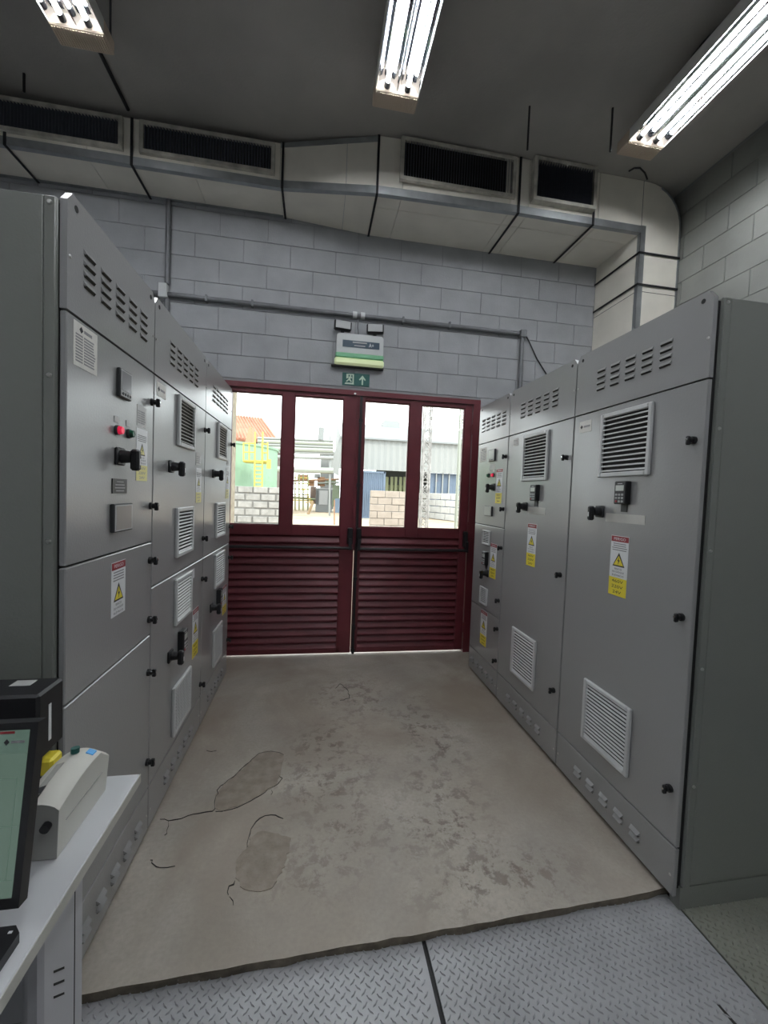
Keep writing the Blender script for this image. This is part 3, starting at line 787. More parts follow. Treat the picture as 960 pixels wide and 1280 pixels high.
# elbow and vertical drop in the corner
XV0, XV1, YV = 2.72, 3.112, 3.258
out = [(XV0, 2.30), (XV1, 2.30), (XV1, 3.99)]
for i in range(1, 9):
    an = math.radians(90*i/8); out.append((XV1-.345+.345*math.cos(an), 3.99+.345*math.sin(an)))
out += [(XV0, 4.335)]
v_ = MB(); v_.prism(out, 'y', YV, YBK); v_.build('drop_duct', 'duct_board', du)
bx('corner_angle', 'duct_metal', du, XV0-.004, XV0+.045, YV-.005, YV, 2.30, 3.96)
bx('corner_angle', 'duct_metal', du, XV0-.005, XV0, YV-.005, YV+.03, 2.30, 3.90)
ed = MB(); pr = [(XV1, 2.30), (XV1, 3.99)]+[(XV1-.345+.345*math.cos(math.radians(90*i/8)), 3.99+.345*math.sin(math.radians(90*i/8))) for i in range(1, 7)]
for a, b_ in zip(pr[:-1], pr[1:]):
    dx, dz = b_[0]-a[0], b_[1]-a[1]; l = math.hypot(dx, dz); nx, nz = dz/l*.003, -dx/l*.003
    ed.prism([(a[0]+nx, a[1]+nz), (b_[0]+nx, b_[1]+nz), (b_[0]-4*nx, b_[1]-4*nz), (a[0]-4*nx, a[1]-4*nz)], 'y', YV-.004, YV+.001)
ed.build('edge_trim', 'duct_metal', du)
for zz in (3.40, 2.95):
    q = MB(); q.box(XV0, XV1, YV-.001, YV-.0003, zz, zz+.004); q.box(XV0-.001, XV0-.0003, YV, YBK, zz, zz+.004); q.build('board_seam', 'crack', du)
q = MB(); q.box(XV0, XV0+.004, YV-.001, YV-.0003, 3.96, 4.335); q.build('board_seam', 'crack', du)
# straps
for x in (-2.28, -1.443, -0.34, 0.40, 1.57, 2.25):
    s_ = station(x); q = MB(); xx = x-.10 if x > 1 else x-.02
    xb = {-.34: -.335, .40: .385}.get(x, x-.03 if x < 0 else x+.0)
    q.box(x-.009, x+.009, s_[1]-.012, s_[1]-.006, s_[2]-.008, s_[3])
    q.box(x-.009, x+.009, s_[1]-.012, YBK, s_[2]-.012, s_[2]-.007)
    q.build('strap', 'strap', du)
for zz in (3.45, 3.72):
    q = MB(); q.box(XV0-.012, XV1+.004, YV-.012, YV-.007, zz, zz+.016); q.box(XV0-.012, XV0-.007, YV-.012, YBK, zz, zz+.016); q.build('strap', 'strap', du)
# supply grilles
def supply(x0, x1, z0, z1, y, dp=.03):
    mb = MB(); f = .028
    for (a, b_, c_, d_) in ((x0, x0+f, z0, z1), (x1-f, x1, z0, z1), (x0+f, x1-f, z0, z0+f), (x0+f, x1-f, z1-f, z1)): mb.box(a, b_, y-dp, y, c_, d_)
    mb.box(x0+f, x1-f, y-.004, y-.001, z0+f, z1-f, 1)
    gr = mb.build('supply_grille', ['grille_cream', 'gasket'], du)
    bl = MB(); n_ = int((x1-x0-2*f)/.022)
    for i in range(n_):
        x = x0+f+.011+i*.022
        bl.add([(x-.004, y-dp+.004, z0+f), (x+.004, y-.006, z0+f), (x+.006, y-.006, z0+f), (x-.002, y-dp+.004, z0+f),
                (x-.004, y-dp+.004, z1-f), (x+.004, y-.006, z1-f), (x+.006, y-.006, z1-f), (x-.002, y-dp+.004, z1-f)],
               [(0,3,2,1),(4,5,6,7),(0,1,5,4),(1,2,6,5),(2,3,7,6),(3,0,4,7)])
    bl = bl.build('blades', 'blade', gr); bl['kind'] = 'stuff'
supply(-2.62, -1.50, 4.03, 4.265, 3.47); supply(-1.385, -0.40, 4.03, 4.265, 3.47)
supply(0.57, 1.53, 3.995, 4.32, 3.262); supply(1.67, 2.235, 3.985, 4.33, 3.256, .06)

# ================================================================== CONDUITS AND WALL FITTINGS
def conduit(p0, p1, r, label):
    t = thing('conduit_pipe', (Vector(p0)+Vector(p1))/2, label, 'conduit')
    q = MB(); q.cyl(p0, p1, r, n=12); q.build('pipe', 'conduit', t, smooth=True); return t
cn = conduit((-2.2, D-.025, 3.165), (1.910, D-.025, 3.158), .021, 'grey conduit running level along the block wall above the doors')
cr = conduit((1.945, D-.025, 3.12), (1.955, D-.025, 2.30), .019, 'grey conduit dropping down the wall behind the right cabinets')
cl = conduit((-1.297, D-.025, 3.94), (-1.297, D-.025, 3.25), .021, 'grey conduit dropping from the duct to the junction box at left')
cl2 = conduit((-1.297, D-.025, 3.12), (-1.297, D-.025, 2.40), .021, 'grey conduit dropping from the junction box behind the left cabinets')
for (x, z, w_, h, mt, pp_) in ((-1.325, 3.185, .035, .06, 'light_body', cn), (1.945, 3.155, .032, .036, 'conduit', cn)):
    q = MB(); q.cbox(x-w_, x+w_, D-.06, D-.001, z-h, z+h, .006); q.build('junction_box', mt, pp_)
for x in (.300, .372):
    q = MB(); q.cyl((x-.018, D-.032, 3.161), (x+.018, D-.032, 3.161), .030, n=14); q.build('coupling', 'light_body', cn, smooth=True)
for x in (-0.98, -.6, 1.2, .75):
    q = MB(); q.box(x-.008, x+.008, D-.05, D-.0005, 3.135, 3.19); q.build('clip', 'conduit', cn)
q = MB(); q.tube([(1.982, D-.03, 3.145), (2.02, D-.02, 3.10), (2.12, D-.012, 2.94), (2.23, D-.012, 2.80), (2.26, D-.012, 2.5)], .006); 
tag(q.build('slack_cable', 'black_plastic'), 'thin dark cable slanting down the wall from the conduit end', 'cable')

em = thing('emergency_light', (.35, D-.04, 2.69), 'twin-headed emergency light with green lower strip above the doors', 'emergency light')
ec = MB(); ec.prism([(.140, 2.79), (.568, 2.79), (.566, 2.955), (.548, 2.975), (.160, 2.975), (.142, 2.955)], 'y', D-.075, D-.001); ec.build('housing', 'light_body', em)
bx('green_strip', 'light_green', em, .135, .572, D-.085, D-.002, 2.762, 2.802, c=.006)
bx('lamp_bar', 'light_bar', em, .128, .578, D-.080, D-.002, 2.700, 2.764, c=.015)
bx('bottom_tray', 'dark_plastic', em, .10, .582, D-.050, D-.001, 2.688, 2.702, c=.004)
q = bx('label_strip', 'light_label', em, .195, .530, D-.078, D-.074, 2.855, 2.915)
lettering('A+', 'sticker_white', q, (.455, D-.079, 2.885), (1, 0, 0), (0, 0, 1), .045, .035)
q2 = MB(); q2.box(.285, .415, D-.0792, D-.0782, 2.895, 2.905); q2.box(.30, .40, D-.0792, D-.0782, 2.868, 2.876); q2.build('print_lines', 'sticker_grey', q)
for (x, tl) in ((.192, .05), (.488, -.05)):
    q = MB(); q.cyl((x, D-.04, 2.97), (x, D-.045, 3.005), .016, n=10); q.build('swivel', 'dark_plastic', em)
    hd = MB(); hd.cbox(-.078, .078, -.030, .022, -.042, .042, .010)
    hd = hd.build('spot_head', 'black_plastic', em); put(hd, (x, D-.055, 3.045), em); hd.rotation_euler = (0, tl*.6, tl*2)
    ln = MB(); ln.box(-.066, .066, -.033, -.029, -.032, .032); ln = ln.build('lens', 'grey_plastic', hd); ln.location = (0, -.031, 0)
q = MB(); q.tube([(.335, D-.02, 3.125), (.330, D-.02, 3.06), (.345, D-.02, 2.97)], .006); q.build('cord', 'conduit', em)
ex = thing('exit_sign', (.332, D-.003, 2.53), 'green exit sign with running figure and up arrow over the doors', 'sign')
bx('board', 'sign_green', ex, .206, .458, D-.006, D-.0005, 2.532, 2.646)
q = MB(); y0_, y1_ = D-.0075, D-.006
# running figure in a doorway
q.prism([(.228, 2.543), (.315, 2.543), (.312, 2.556), (.236, 2.556)], 'y', y0_, y1_)
for poly in ([(.243, 2.635), (.262, 2.635), (.262, 2.60), (.243, 2.592)], [(.300, 2.637), (.312, 2.637), (.312, 2.556), (.300, 2.556)], [(.262, 2.637), (.300, 2.637), (.300, 2.628), (.262, 2.628)],
             [(.266, 2.612), (.286, 2.614), (.280, 2.586), (.294, 2.570), (.288, 2.562), (.268, 2.580), (.248, 2.562), (.240, 2.568), (.262, 2.590)],
             [(.286, 2.614), (.297, 2.600), (.293, 2.596), (.282, 2.605)]):
    q.prism(poly, 'y', y0_, y1_)
q.cyl((.281, y1_, 2.621), (.281, y0_, 2.621), .0075, n=10); q.build('running_figure', 'sign_pale', ex)
q = MB(); q.prism([(.385, 2.545), (.399, 2.545), (.399, 2.600), (.416, 2.584), (.424, 2.592), (.392, 2.632), (.360, 2.592), (.368, 2.584), (.385, 2.600)], 'y', y0_, y1_); q.build('arrow', 'sign_pale', ex)

# ================================================================== FLUORESCENT LAMPS
def lamp(xc, y1, label, ln=1.30, grp='ceiling lamps', shown=True):
    z = 4.105; W = .142; y0 = y1-ln
    t = thing('fluorescent_lamp', (xc, (y0+y1)/2, z), label, 'ceiling lamp', 'twin-tube fluorescent lamps')
    h = MB()
    h.box(xc-W, xc-W+.004, y0+.125, y1-.125, z, z+.075); h.box(xc+W-.004, xc+W, y0+.125, y1-.125, z, z+.075); h.box(xc-W, xc+W, y0+.125, y1-.125, z+.071, z+.079)
    h.build('housing', 'lamp_body', t)
    rf = MB(); n_ = 6; prof = []
    for side in (-1, 1):
        c0 = xc+side*.069
        prof.append([(c0-.066, z+.010), (c0-.046, z+.050), (c0-.022, z+.066), (c0+.022, z+.066), (c0+.046, z+.050), (c0+.066, z+.010)])
    for pts in prof:
        for a, b_ in zip(pts[:-1], pts[1:]):
            rf.add([(a[0], y0+.125, a[1]), (b_[0], y0+.125, b_[1]), (b_[0], y1-.125, b_[1]), (a[0], y1-.125, a[1])], [(0, 1, 2, 3)])
    rf.build('reflector', 'reflector', t)
    for (a, b_) in ((y0, y0+.125), (y1-.125, y1)):
        c = bx('end_cap', 'lamp_cap', t, xc-W-.002, xc+W+.002, a, b_, z-.002, z+.08, c=.006)
        r = MB()
        for i in range(20):
            x = xc-W+.012+i*(2*W-.024)/19; r.box(x-.003, x+.003, a+.012, b_-.012, z-.008, z-.002)
        r.build('rib', 'lamp_cap', c)
    for sx in (-1, 1):
        x = xc+sx*.066; tb = MB(); tb.cyl((x, y0+.15, z+.028), (x, y1-.15, z+.028), .013, n=14); tb = tb.build('tube', 'tube', t, smooth=True)
        for (a, b_) in ((y0+.123, y0+.163), (y1-.163, y1-.123)):
            q = MB(); q.cyl((x, a, z+.028), (x, b_, z+.028), .019, n=14); q.build('tube_cap', 'dark_plastic', tb, smooth=True)
    for y in (y0+.25, y1-.25):
        q = MB(); q.cyl((xc, y, z+.079), (xc, y, ZC+.01), .006, n=8); q.build('hanger', 'dark_plastic', t)
lamp(-1.417, 2.815, 'lit twin-tube ceiling lamp at top left, above the left cabinet row')
lamp(0.433, 2.815, 'lit twin-tube ceiling lamp at top centre, in line with the doors')
lamp(2.250, 2.815, 'lit twin-tube ceiling lamp at top right, above the right cabinet row')
for x, wh in ((-1.417, 'over the desk'), (.433, 'over the middle of the floor'), (2.25, 'beside the right wall')): lamp(x, 0.20, 'twin-tube fill lamp added unseen behind the viewpoint, '+wh)  # added row, out of view, to brighten the cabinet sides facing the camera
# ceiling cables and loose hanger wires
q = MB(); a = at(165, 147, 'z', 4.325); b_ = at(120, 55, 'z', 4.325); q.tube([(a.x, 3.45, 4.325), (a.x, 2.2, 4.325)], .013)
tag(q.build('ceiling_conduit', 'black_plastic'), 'dark conduit on the ceiling running behind the left lamp', 'conduit')
def wire(pts, label, r=.006):
    q = MB(); q.tube(pts, r, 6); return tag(q.build('loose_wire', 'black_plastic'), label, 'wire')
p = at(662, 133, 'z', ZC); wire([p+Vector((0, 0, .005)), (p.x, p.y, ZC-.30)], 'thin dark wire hanging from the ceiling left of the right lamp', .007)
p = at(766, 135, 'z', ZC); wire([p+Vector((0, 0, .005)), (p.x, p.y, ZC-.30)], 'thin dark wire hanging from the ceiling at the end of the right lamp', .007)
p = at(30, 92, 'z', ZC); wire([p+Vector((0, 0, .005)), (p.x, p.y, ZC-.12)], 'short dark wire stub hanging from the ceiling at far left', .008)
P = [at(x, y, 'z', ZC-.012) for x, y in ((858, 88), (866, 70), (880, 52), (895, 37), (907, 27))]; P[0].z = ZC-.02; wire(P, 'curved black cable on the ceiling beside the right lamp', .008)
P = [at(x, y, 'z', ZC-.02) for x, y in ((786, 214), (793, 210), (800, 210), (806, 216), (809, 224))]; wire(P, 'small curl of black cable above the duct elbow', .007)
P = [at(x, y, 'z', ZC-.006) for x, y in ((138, -30), (138, 20), (138, 60))]; wire(P, 'thin dark wire on the ceiling beside the left lamp', .006)

# ================================================================== DESK AND WHAT STANDS ON IT
ZD = .75
dk = thing('desk', (-.85, .65, -.03), 'white topped office desk with grey metal leg at lower left', 'desk')
bx('desk_top', ['desk_white'], dk, -1.55, -.449, -.10, 1.174, ZD-.025, ZD, c=.003)
bx('edge_band', 'desk_edge', dk, -.449, -.4475, -.10, 1.174, ZD-.025, ZD-.001)
xs_ = -.468
lg = MB(); y0l, y1l = .795, .932; pts = [(xs_, y1l), (xs_-.035, y1l), (xs_-.035, y0l+.02)]
for i in range(6):
    an = math.radians(180+90*i/5); pts.append((xs_-.020+.015*math.cos(an), y0l+.015+.015*math.sin(an)))
pts += [(xs_-.006, y0l+.002), (xs_, y0l+.012)]
lg.prism(pts, 'z', -.029, ZD-.025); lg = lg.build('leg', 'desk_grey', dk)
yg = at(93, 1200, 'x', xs_).y; bx('groove', 'crack', lg, xs_-.0005, xs_+.0008, yg-.001, yg+.001, -.029, ZD-.03)
for i in range(3):
    A_ = at(67, 1215+16*i, 'x', xs_); B_ = at(80, 1209.5+16*i, 'x', xs_); q = MB()
    q.prism([(A_.y, A_.z-.0025), (B_.y, B_.z-.0025), (B_.y, B_.z+.0025), (A_.y, A_.z+.0025)], 'x', xs_-.0005, xs_+.0008); q.build('slot', 'gasket', lg)
for (x, y) in ((-1.45, .94), (-1.45, 0.0), (-.58, 0.0)): bx('leg', 'desk_grey', dk, x-.05, x+.05, y-.025, y+.025, -.029, ZD-.025, c=.006)
bx('back_panel', 'desk_grey', dk, -1.40, -.60, 1.0, 1.018, .30, ZD-.025)

mo = thing('monitor', (-.73, .82, ZD), 'black framed computer monitor showing a green process page on the desk', 'monitor')
# tilted panel: bottom edge at y .75, z .81, top at y .80, z 1.107
bt = Vector((0, .752, .811)); tpv = Vector((0, .802, 1.106)); up = (tpv-bt).normalized(); Hm = (tpv-bt).length; nrm = Vector((1, 0, 0)).cross(up).normalized()   # towards -y
if nrm.y > 0: nrm = -nrm
def mquad(mb, x0, x1, v0, v1, d0, d1, m=0, xt=0.0):
    vs = []
    for d in (d0, d1):
        for (x, v) in ((x0, v0), (x1, v0), (x1+xt, v1), (x0, v1)): vs.append(Vector((x-.018, 0, 0))+bt+up*v+nrm*d)
    mb.add(vs, [(0,1,2,3),(7,6,5,4),(0,4,5,1),(1,5,6,2),(2,6,7,3),(3,7,4,0)], m)
q = MB(); mquad(q, -1.0, -.4575, 0, Hm, -.022, 0); q.build('frame', 'black_plastic', mo)
q = MB(); mquad(q, -.99, -.4695, .018, Hm-.012, 0, .0012); sc_ = q.build('screen_face', 'screen', mo)
q = MB(); mquad(q, -.99, -.4695, Hm-.05, Hm-.012, .0012, .0018); mquad(q, -.99, -.472, .13, .131, .0012, .0018); mquad(q, -.99, -.472, .045, .046, .0012, .0018); mquad(q, -.985, -.4805, Hm-.092, Hm-.091, .0012, .0018)
mquad(q, -.4815, -.4805, .046, Hm-.092, .0012, .0018)
q.build('page_lines', 'screen_band', sc_)
q = MB(); mquad(q, -.515, -.492, Hm-.017, Hm-.013, .0018, .0024); q.build('red_tab', 'sticker_red', sc_)
cc = Vector((-.521, 0, 0))+bt+up*(Hm-.031)+nrm*.0022; q = MB()
q.add([cc-Vector((.0045,0,0)), cc-up*.0055, cc+Vector((.0045,0,0)), cc+up*.0055], [(0, 1, 2, 3)]); q.build('logo_mark', 'ink', sc_)
q = MB(); mquad(q, -.496, -.475, Hm-.033, Hm-.029, .0018, .0024); q.build('logo_print', 'ink_grey', sc_)
q = MB(); q.box(-.78, -.68, .80, .83, ZD+.01, .98); q.build('stand', 'black_plastic', mo)
bx('foot', 'black_plastic', mo, -.84, -.62, .775, .93, ZD, ZD+.012, c=.004)

kb = thing('keyboard', (-.70, .69, ZD), 'black keyboard in front of the monitor at the left edge', 'keyboard')
q = MB(); x0, x1, y0, y1 = -.93, -.474, .615, .766; c_ = .014
q.prism([(x0, y0), (x1-c_, y0), (x1, y0+c_), (x1, y1-c_), (x1-c_, y1), (x0, y1)], 'z', ZD, ZD+.018); q.build('case', 'black_plastic', kb)
for i in range(20):
    for j in range(5):
        xx = -.915+i*.0215; yy = .63+j*.024
        shared('key', 'kbkey', lambda: MB().cbox(-.009, .009, -.0095, .0095, 0, .007, .002), ['dark_plastic'], kb, (xx, yy, ZD+.018))
bx('status_light', 'sticker_white', kb, -.492, -.486, .752, .756, ZD+.018, ZD+.0188)

pr = thing('label_printer', (-.557, 1.02, ZD), 'beige label printer with rounded top beside the monitor', 'label printer')
x0, x1 = -.598, -.503; y0, y1 = .912, 1.120
pb = MB(); prof = []
NX, NY = 12, 10
def ptop(u, v):     # u across x (0 left..1 right), v along y
    base = .858+.012*v+.012*math.sin(math.pi*min(1, v*1.05))
    return base+.022*math.sin(math.pi*min(1, max(0, u)))**.7-.016*(1-u)
vs = []; 
for j in range(NY+1):
    for i in range(NX+1): 
        u, v = i/NX, j/NY; vs.append((x0+(x1-x0)*u, y0+(y1-y0)*v-(.0 if v < 1 else .0), ptop(u, v)-(.03*max(0, v-.8)/.2 if v > .8 else 0)))
fs = [(j*(NX+1)+i, j*(NX+1)+i+1, (j+1)*(NX+1)+i+1, (j+1)*(NX+1)+i) for j in range(NY) for i in range(NX)]
k = len(vs); zb_ = ZD+.002
bot = []
ring = [i for i in range(NX+1)]+[j*(NX+1)+NX for j in range(1, NY+1)]+[NY*(NX+1)+i for i in range(NX-1, -1, -1)]+[j*(NX+1) for j in range(NY-1, 0, -1)]
mids = [(vs[i][0], vs[i][1], vs[i][2]-.004) for i in ring]
vs2 = list(vs)
for i in ring: vs2.append((vs[i][0]+(.006 if vs[i][0] < x0+.001 else -.006 if vs[i][0] > x1-.001 else 0), vs[i][1]+(.004 if vs[i][1] < y0+.001 else -.004 if vs[i][1] > y1-.001 else 0), zb_))
nr = len(ring)
top_ = MB(); top_.add(vs2, fs, 0); top_.add(vs2, [(ring[a], k+a, k+(a+1) % nr, ring[(a+1) % nr]) for a in range(nr) if not (vs[ring[a]][1] < y0+.001 and vs[ring[(a+1) % nr]][1] < y0+.001)], 0)
top_.add(vs2, [(ring[a], k+a, k+(a+1) % nr, ring[(a+1) % nr]) for a in range(nr) if (vs[ring[a]][1] < y0+.001 and vs[ring[(a+1) % nr]][1] < y0+.001)], 1)
top_.add(vs2, [tuple(range(k, k+nr))], 1)
top_.build('case', ['printer_beige', 'printer_grey'], pr, smooth=True)
bx('foot_strip', 'printer_grey', pr, x0+.01, x1-.008, y0+.008, y1-.008, ZD, ZD+.004)
q = MB(); q.cyl((-.525, y0-.010, .826), (-.525, y0+.004, .828), .009, n=14); q.build('knob', 'black_plastic', pr, smooth=True)
q = MB(); q.cyl((-.548, 1.055, .892), (-.548, 1.056, .9035), .009, n=16); q.build('feed_button', 'sign_green', pr, smooth=True)
def on_top(name, mt, xa, xb, ya, yb):
    q = MB(); vs = []
    for (x, y) in ((xa, ya), (xb, ya), (xb, yb), (xa, yb)):
        u = (x-x0)/(x1-x0); v = (y-y0)/(y1-y0); vs.append((x, y, ptop(u, v)-(.03*max(0, v-.8)/.2 if v > .8 else 0)+.0028))
    vs += [(a, b2, c2-.006) for a, b2, c2 in vs]
    q.add(vs, [(0,1,2,3),(7,6,5,4),(0,4,5,1),(1,5,6,2),(2,6,7,3),(3,7,4,0)]); return q.build(name, mt, pr)
on_top('blue_sticker', 'sky_blue', -.525, -.510, 1.055, 1.073)
on_top('name_strip', 'printer_grey', -.568, -.552, .935, 1.02); on_top('dark_badge', 'dark_plastic', -.568, -.552, .925, .955)
bx('side_slot', 'printer_grey', pr, x1-.0045, x1-.0012, .94, 1.09, .815, .8165)

bk = thing('document_box', (-.81, 1.10, ZD), 'black box with white stickers standing behind the monitor against the cabinet', 'box')
bx('case', 'black_plastic', bk, -1.02, -.624, 1.052, 1.150, .875, 1.036, c=.006)
bx('lower_case', 'dark_plastic', bk, -1.0, -.650, 1.058, 1.145, ZD, .876, c=.004)
bx('barcode_sticker', 'sticker_white', bk, -.6245, -.6232, 1.088, 1.098, .905, .995)
bx('top_sticker', 'sticker_grey', bk, -.72, -.675, 1.105, 1.135, 1.0355, 1.0368)
yp = thing('yellow_pad', (-.632, 1.02, ZD), 'small yellow block left of the beige label printer', 'pad')
bx('block', 'sticker_yellow', yp, -.640, -.606, 1.070, 1.115, ZD+.075, ZD+.118, c=.006); bx('holder', 'black_plastic', yp, -.641, -.605, 1.065, 1.118, ZD, ZD+.075, c=.004)

# ================================================================== OUTDOORS
GZ = -0.06
gm = MB(); gm.box(-90, 90, D+.19, 150, GZ-.4, GZ); struct(gm.build('ground', 'sand'))
pz = MB(); pz.box(-1.35, -.795, D+.19, D+.42, GZ, 2.9); struct(pz.build('wall_reveal', 'cream_wall'))
def oblocks(name, y, pxa, pxb, ztop, courses, L, H, mt, mmt, label, gap=.018, thick=.19, xl_extra=0.0, jitter=.012):
    xa = at(pxa, 612, 'y', y).x-xl_extra; xb = at(pxb, 612, 'y', y).x
    t = thing(name, ((xa+xb)/2, y, GZ), label, 'block wall')
    bx('mortar_core', mmt, t, xa+.02, xb-.02, y+.02, y+thick-.02, GZ, ztop-.03)
    for r in range(courses):
        z1 = ztop-r*H; z0 = z1-H
        x = xa-(L/2 if r % 2 else 0)
        while x < xb-.05:
            p, q_ = max(x, xa), min(x+L, xb); x += L
            if q_-p < .06: continue
            l = q_-p-gap; h = H-gap
            def mk(l=l, h=h): return MB().cbox(-l/2, l/2, 0, thick, -h/2, h/2, .01)
            shared('block', ('ob', mt, round(l, 2), round(h, 3), thick), mk, [mt], t, ((p+q_)/2, y+random.uniform(-jitter, jitter), (z0+z1)/2))
    return t
zt = at(320, 607.5, 'y', 11.4).z
oblocks('block_wall', 11.4, 262, 350, zt, 8, .40, .20, 'out_block', 'out_mortar', 'low grey concrete block wall with thick mortar seen through the left pane', gap=.04, xl_extra=2.5)
zt = at(485, 613.5, 'y', 11.6).z
oblocks('block_pile', 11.6, 463.5, 513, zt, 8, .42, .20, 'out_block_tan', 'out_mortar', 'tan concrete block stack seen through the third pane', gap=.012)
# white block wall receding, seen through the last pane
t = thing('white_block_wall', (0, 26, GZ), 'white wall of large blocks seen through the rightmost pane', 'block wall')
A_ = at(512, 645, 'z', GZ); B_ = at(592, 655, 'z', GZ); dv = (B_-A_); Lw = dv.length; dv.normalize(); nv = Vector((-dv.y, dv.x, 0))
zt = at(550, 616.3, 'y', (A_.y+B_.y)/2).z; H_ = (zt-GZ)/4; ang = math.atan2(dv.y, dv.x)
for r in range(4):
    x = -(.6 if r % 2 else 0)
    while x < Lw:
        p, q_ = max(0, x), min(Lw, x+1.2); x += 1.2
        if q_-p < .1: continue
        l = q_-p-.05; h = H_-.05
        c = A_+dv*((p+q_)/2)+Vector((0, 0, H_*(r+.5)))
        def mk(l=l, h=h): return MB().cbox(-l/2, l/2, 0, .4, -h/2, h/2, .02)
        o = shared('block', ('wb', round(l, 2), round(h, 3)), mk, ['out_block_white'], t, c); o.rotation_euler = (0, 0, ang)

# green tank with yellow platform
yt = 17.0; R_t = 2.6; xr_ = at(346, 600, 'y', yt).x; zt = at(320, 556, 'y', yt-1.6).z
tk = thing('storage_tank', (xr_-R_t, yt, GZ), 'pale green round storage tank behind the block wall', 'tank')
q = MB(); q.cyl((xr_-R_t, yt, GZ), (xr_-R_t, yt, zt), R_t, n=48); q.build('shell', 'tank_green', tk, smooth=True)
q = MB(); q.cyl((xr_-R_t, yt, zt-.05), (xr_-R_t, yt, zt+.03), R_t+.04, n=48); q.build('rim', 'tank_green', tk, smooth=True)
yl_ = yt-R_t*.98-.25
def bar(mb, pa, pb, y, r): mb.cyl(at(pa[0], pa[1], 'y', y), at(pb[0], pb[1], 'y', y), r, n=6)
ld = thing('ladder_platform', at(322, 608, 'y', yl_), 'yellow steel ladder and railed platform on the green tank', 'ladder')
WO[ld.name] = at(322, 608, 'y', yl_)
q = MB(); bar(q, (304, 576), (336, 577), yl_, .035); a = at(304, 576, 'y', yl_); b_ = at(336, 576, 'y', yl_); q.box(a.x, b_.x, yl_, yl_+.6, a.z-.04, a.z); q.build('platform', 'rail_yellow', ld)
for (pa, pb) in (((304, 554), (319, 554.5)), ((327, 554.5), (335, 555.5)), ((304, 565), (319, 565.5)), ((327, 566), (335, 566))):
    q = MB(); bar(q, pa, pb, yl_, .022); q.build('rail', 'rail_yellow', ld)
for x in (304.5, 311.5, 318.5, 327.5, 334.5):
    q = MB(); bar(q, (x, 553), (x, 577), yl_, .025); q.build('post', 'rail_yellow', ld)
for x in (318, 327.5):
    q = MB(); bar(q, (x+1.0, 540), (x-.4, 650), yl_-.05, .028); q.build('ladder_stile', 'rail_yellow', ld)
for i in range(12):
    y = 578+i*5; q = MB(); bar(q, (318, y), (327.5, y+.3), yl_-.05, .018); q.build('rung', 'rail_yellow', ld)
a = at(333.5, 574, 'y', yl_-.1); b_ = at(338.5, 586, 'y', yl_-.1); bx('sign_plate', 'rail_yellow', ld, a.x, b_.x, yl_-.12, yl_-.09, b_.z, a.z)
# tiled roof house
yh = 30.0
ho = thing('tiled_house', at(310, 640, 'y', yh), 'house with red tiled roof behind the green tank', 'house'); WO[ho.name] = at(310, 640, 'y', yh)
a = at(240, 552, 'y', yh); b_ = at(346, 552, 'y', yh)
bx('wall', 'brown_wall', ho, a.x, b_.x-.4, yh+.2, yh+8, GZ, a.z+.3)
RA = [at(235, 512, 'y', yh+4), at(328, 523.5, 'y', yh+4), at(349, 551.5, 'y', yh), at(235, 545, 'y', yh)]
q = MB(); vs = RA+[p-Vector((0, -.1, .15)) for p in RA]; q.add(vs, [(0,1,2,3),(7,6,5,4),(0,4,5,1),(1,5,6,2),(2,6,7,3),(3,7,4,0)]); 
vs = [RA[1], RA[2], Vector((RA[2].x, yh+8, RA[2].z))]; q.add(vs, [(0, 1, 2)]); rf_ = q.build('roof', 'roof_tile', ho)
for i in range(26):
    f_ = (i+.5)/26; a = RA[0].lerp(RA[1], f_); b_ = RA[3].lerp(RA[2], f_); q = MB(); q.cyl(a+Vector((0, 0, .02)), b_+Vector((0, 0, .02)), .09, n=6); q.build('tile_row', 'roof_tile', rf_)
# orange hopper behind platform
yq = 19.5; hp = thing('hopper', at(312, 556, 'y', yq), 'pale orange tapered hopper top above the green tank', 'hopper'); WO[hp.name] = at(312, 556, 'y', yq)
q = MB(); a, b_, c_, d_ = at(305, 556, 'y', yq), at(316, 556, 'y', yq), at(315, 534, 'y', yq), at(312, 533, 'y', yq)
q.prism([(a.x, a.z), (b_.x, b_.z), (c_.x, c_.z), (d_.x, d_.z)], 'y', yq, yq+.8); q.build('cone', 'timber', hp)
q = MB(); q.box(a.x, b_.x, yq, yq+.8, GZ, a.z); q.build('leg_frame', 'pipe_grey', hp)
# pipe rack
yp_ = 28.5; pk = thing('pipe_rack', at(395, 640, 'y', yp_), 'grey overhead pipe rack beyond the second pane', 'pipe rack'); WO[pk.name] = at(395, 640, 'y', yp_)
for (y0, y1, r, m_) in ((548.5, 551, .06, 'pipe_grey'), (552.5, 555, .10, 'pipe_pale'), (556.5, 559, .07, 'pipe_grey'), (561, 563.5, .12, 'pipe_pale'), (565.5, 567, .05, 'pipe_grey'), (571.5, 572.5, .09, 'pipe_grey'), (587, 588.5, .15, 'pipe_pale')):
    q = MB(); q.cyl(at(322, y0-1, 'y', yp_), at(416.5, y1, 'y', yp_), r*1.35, n=8); q.build('pipe', m_, pk, smooth=True)
for x in (412, 328):
    q = MB(); q.cyl(at(x+1, 545, 'y', yp_+.1), Vector((at(x, 640, 'y', yp_+.1).x, yp_+.1, GZ)), .08, n=6); q.build('post', 'pipe_grey', pk)
q = MB(); q.cyl(at(401, 550, 'y', yp_), at(402, 534.5, 'y', yp_), .19, n=8); q.build('vent_stack', 'box_grey', pk)
ya_ = 41.0; a = at(401.5, 566, 'y', ya_); b_ = at(418, 590, 'y', ya_)
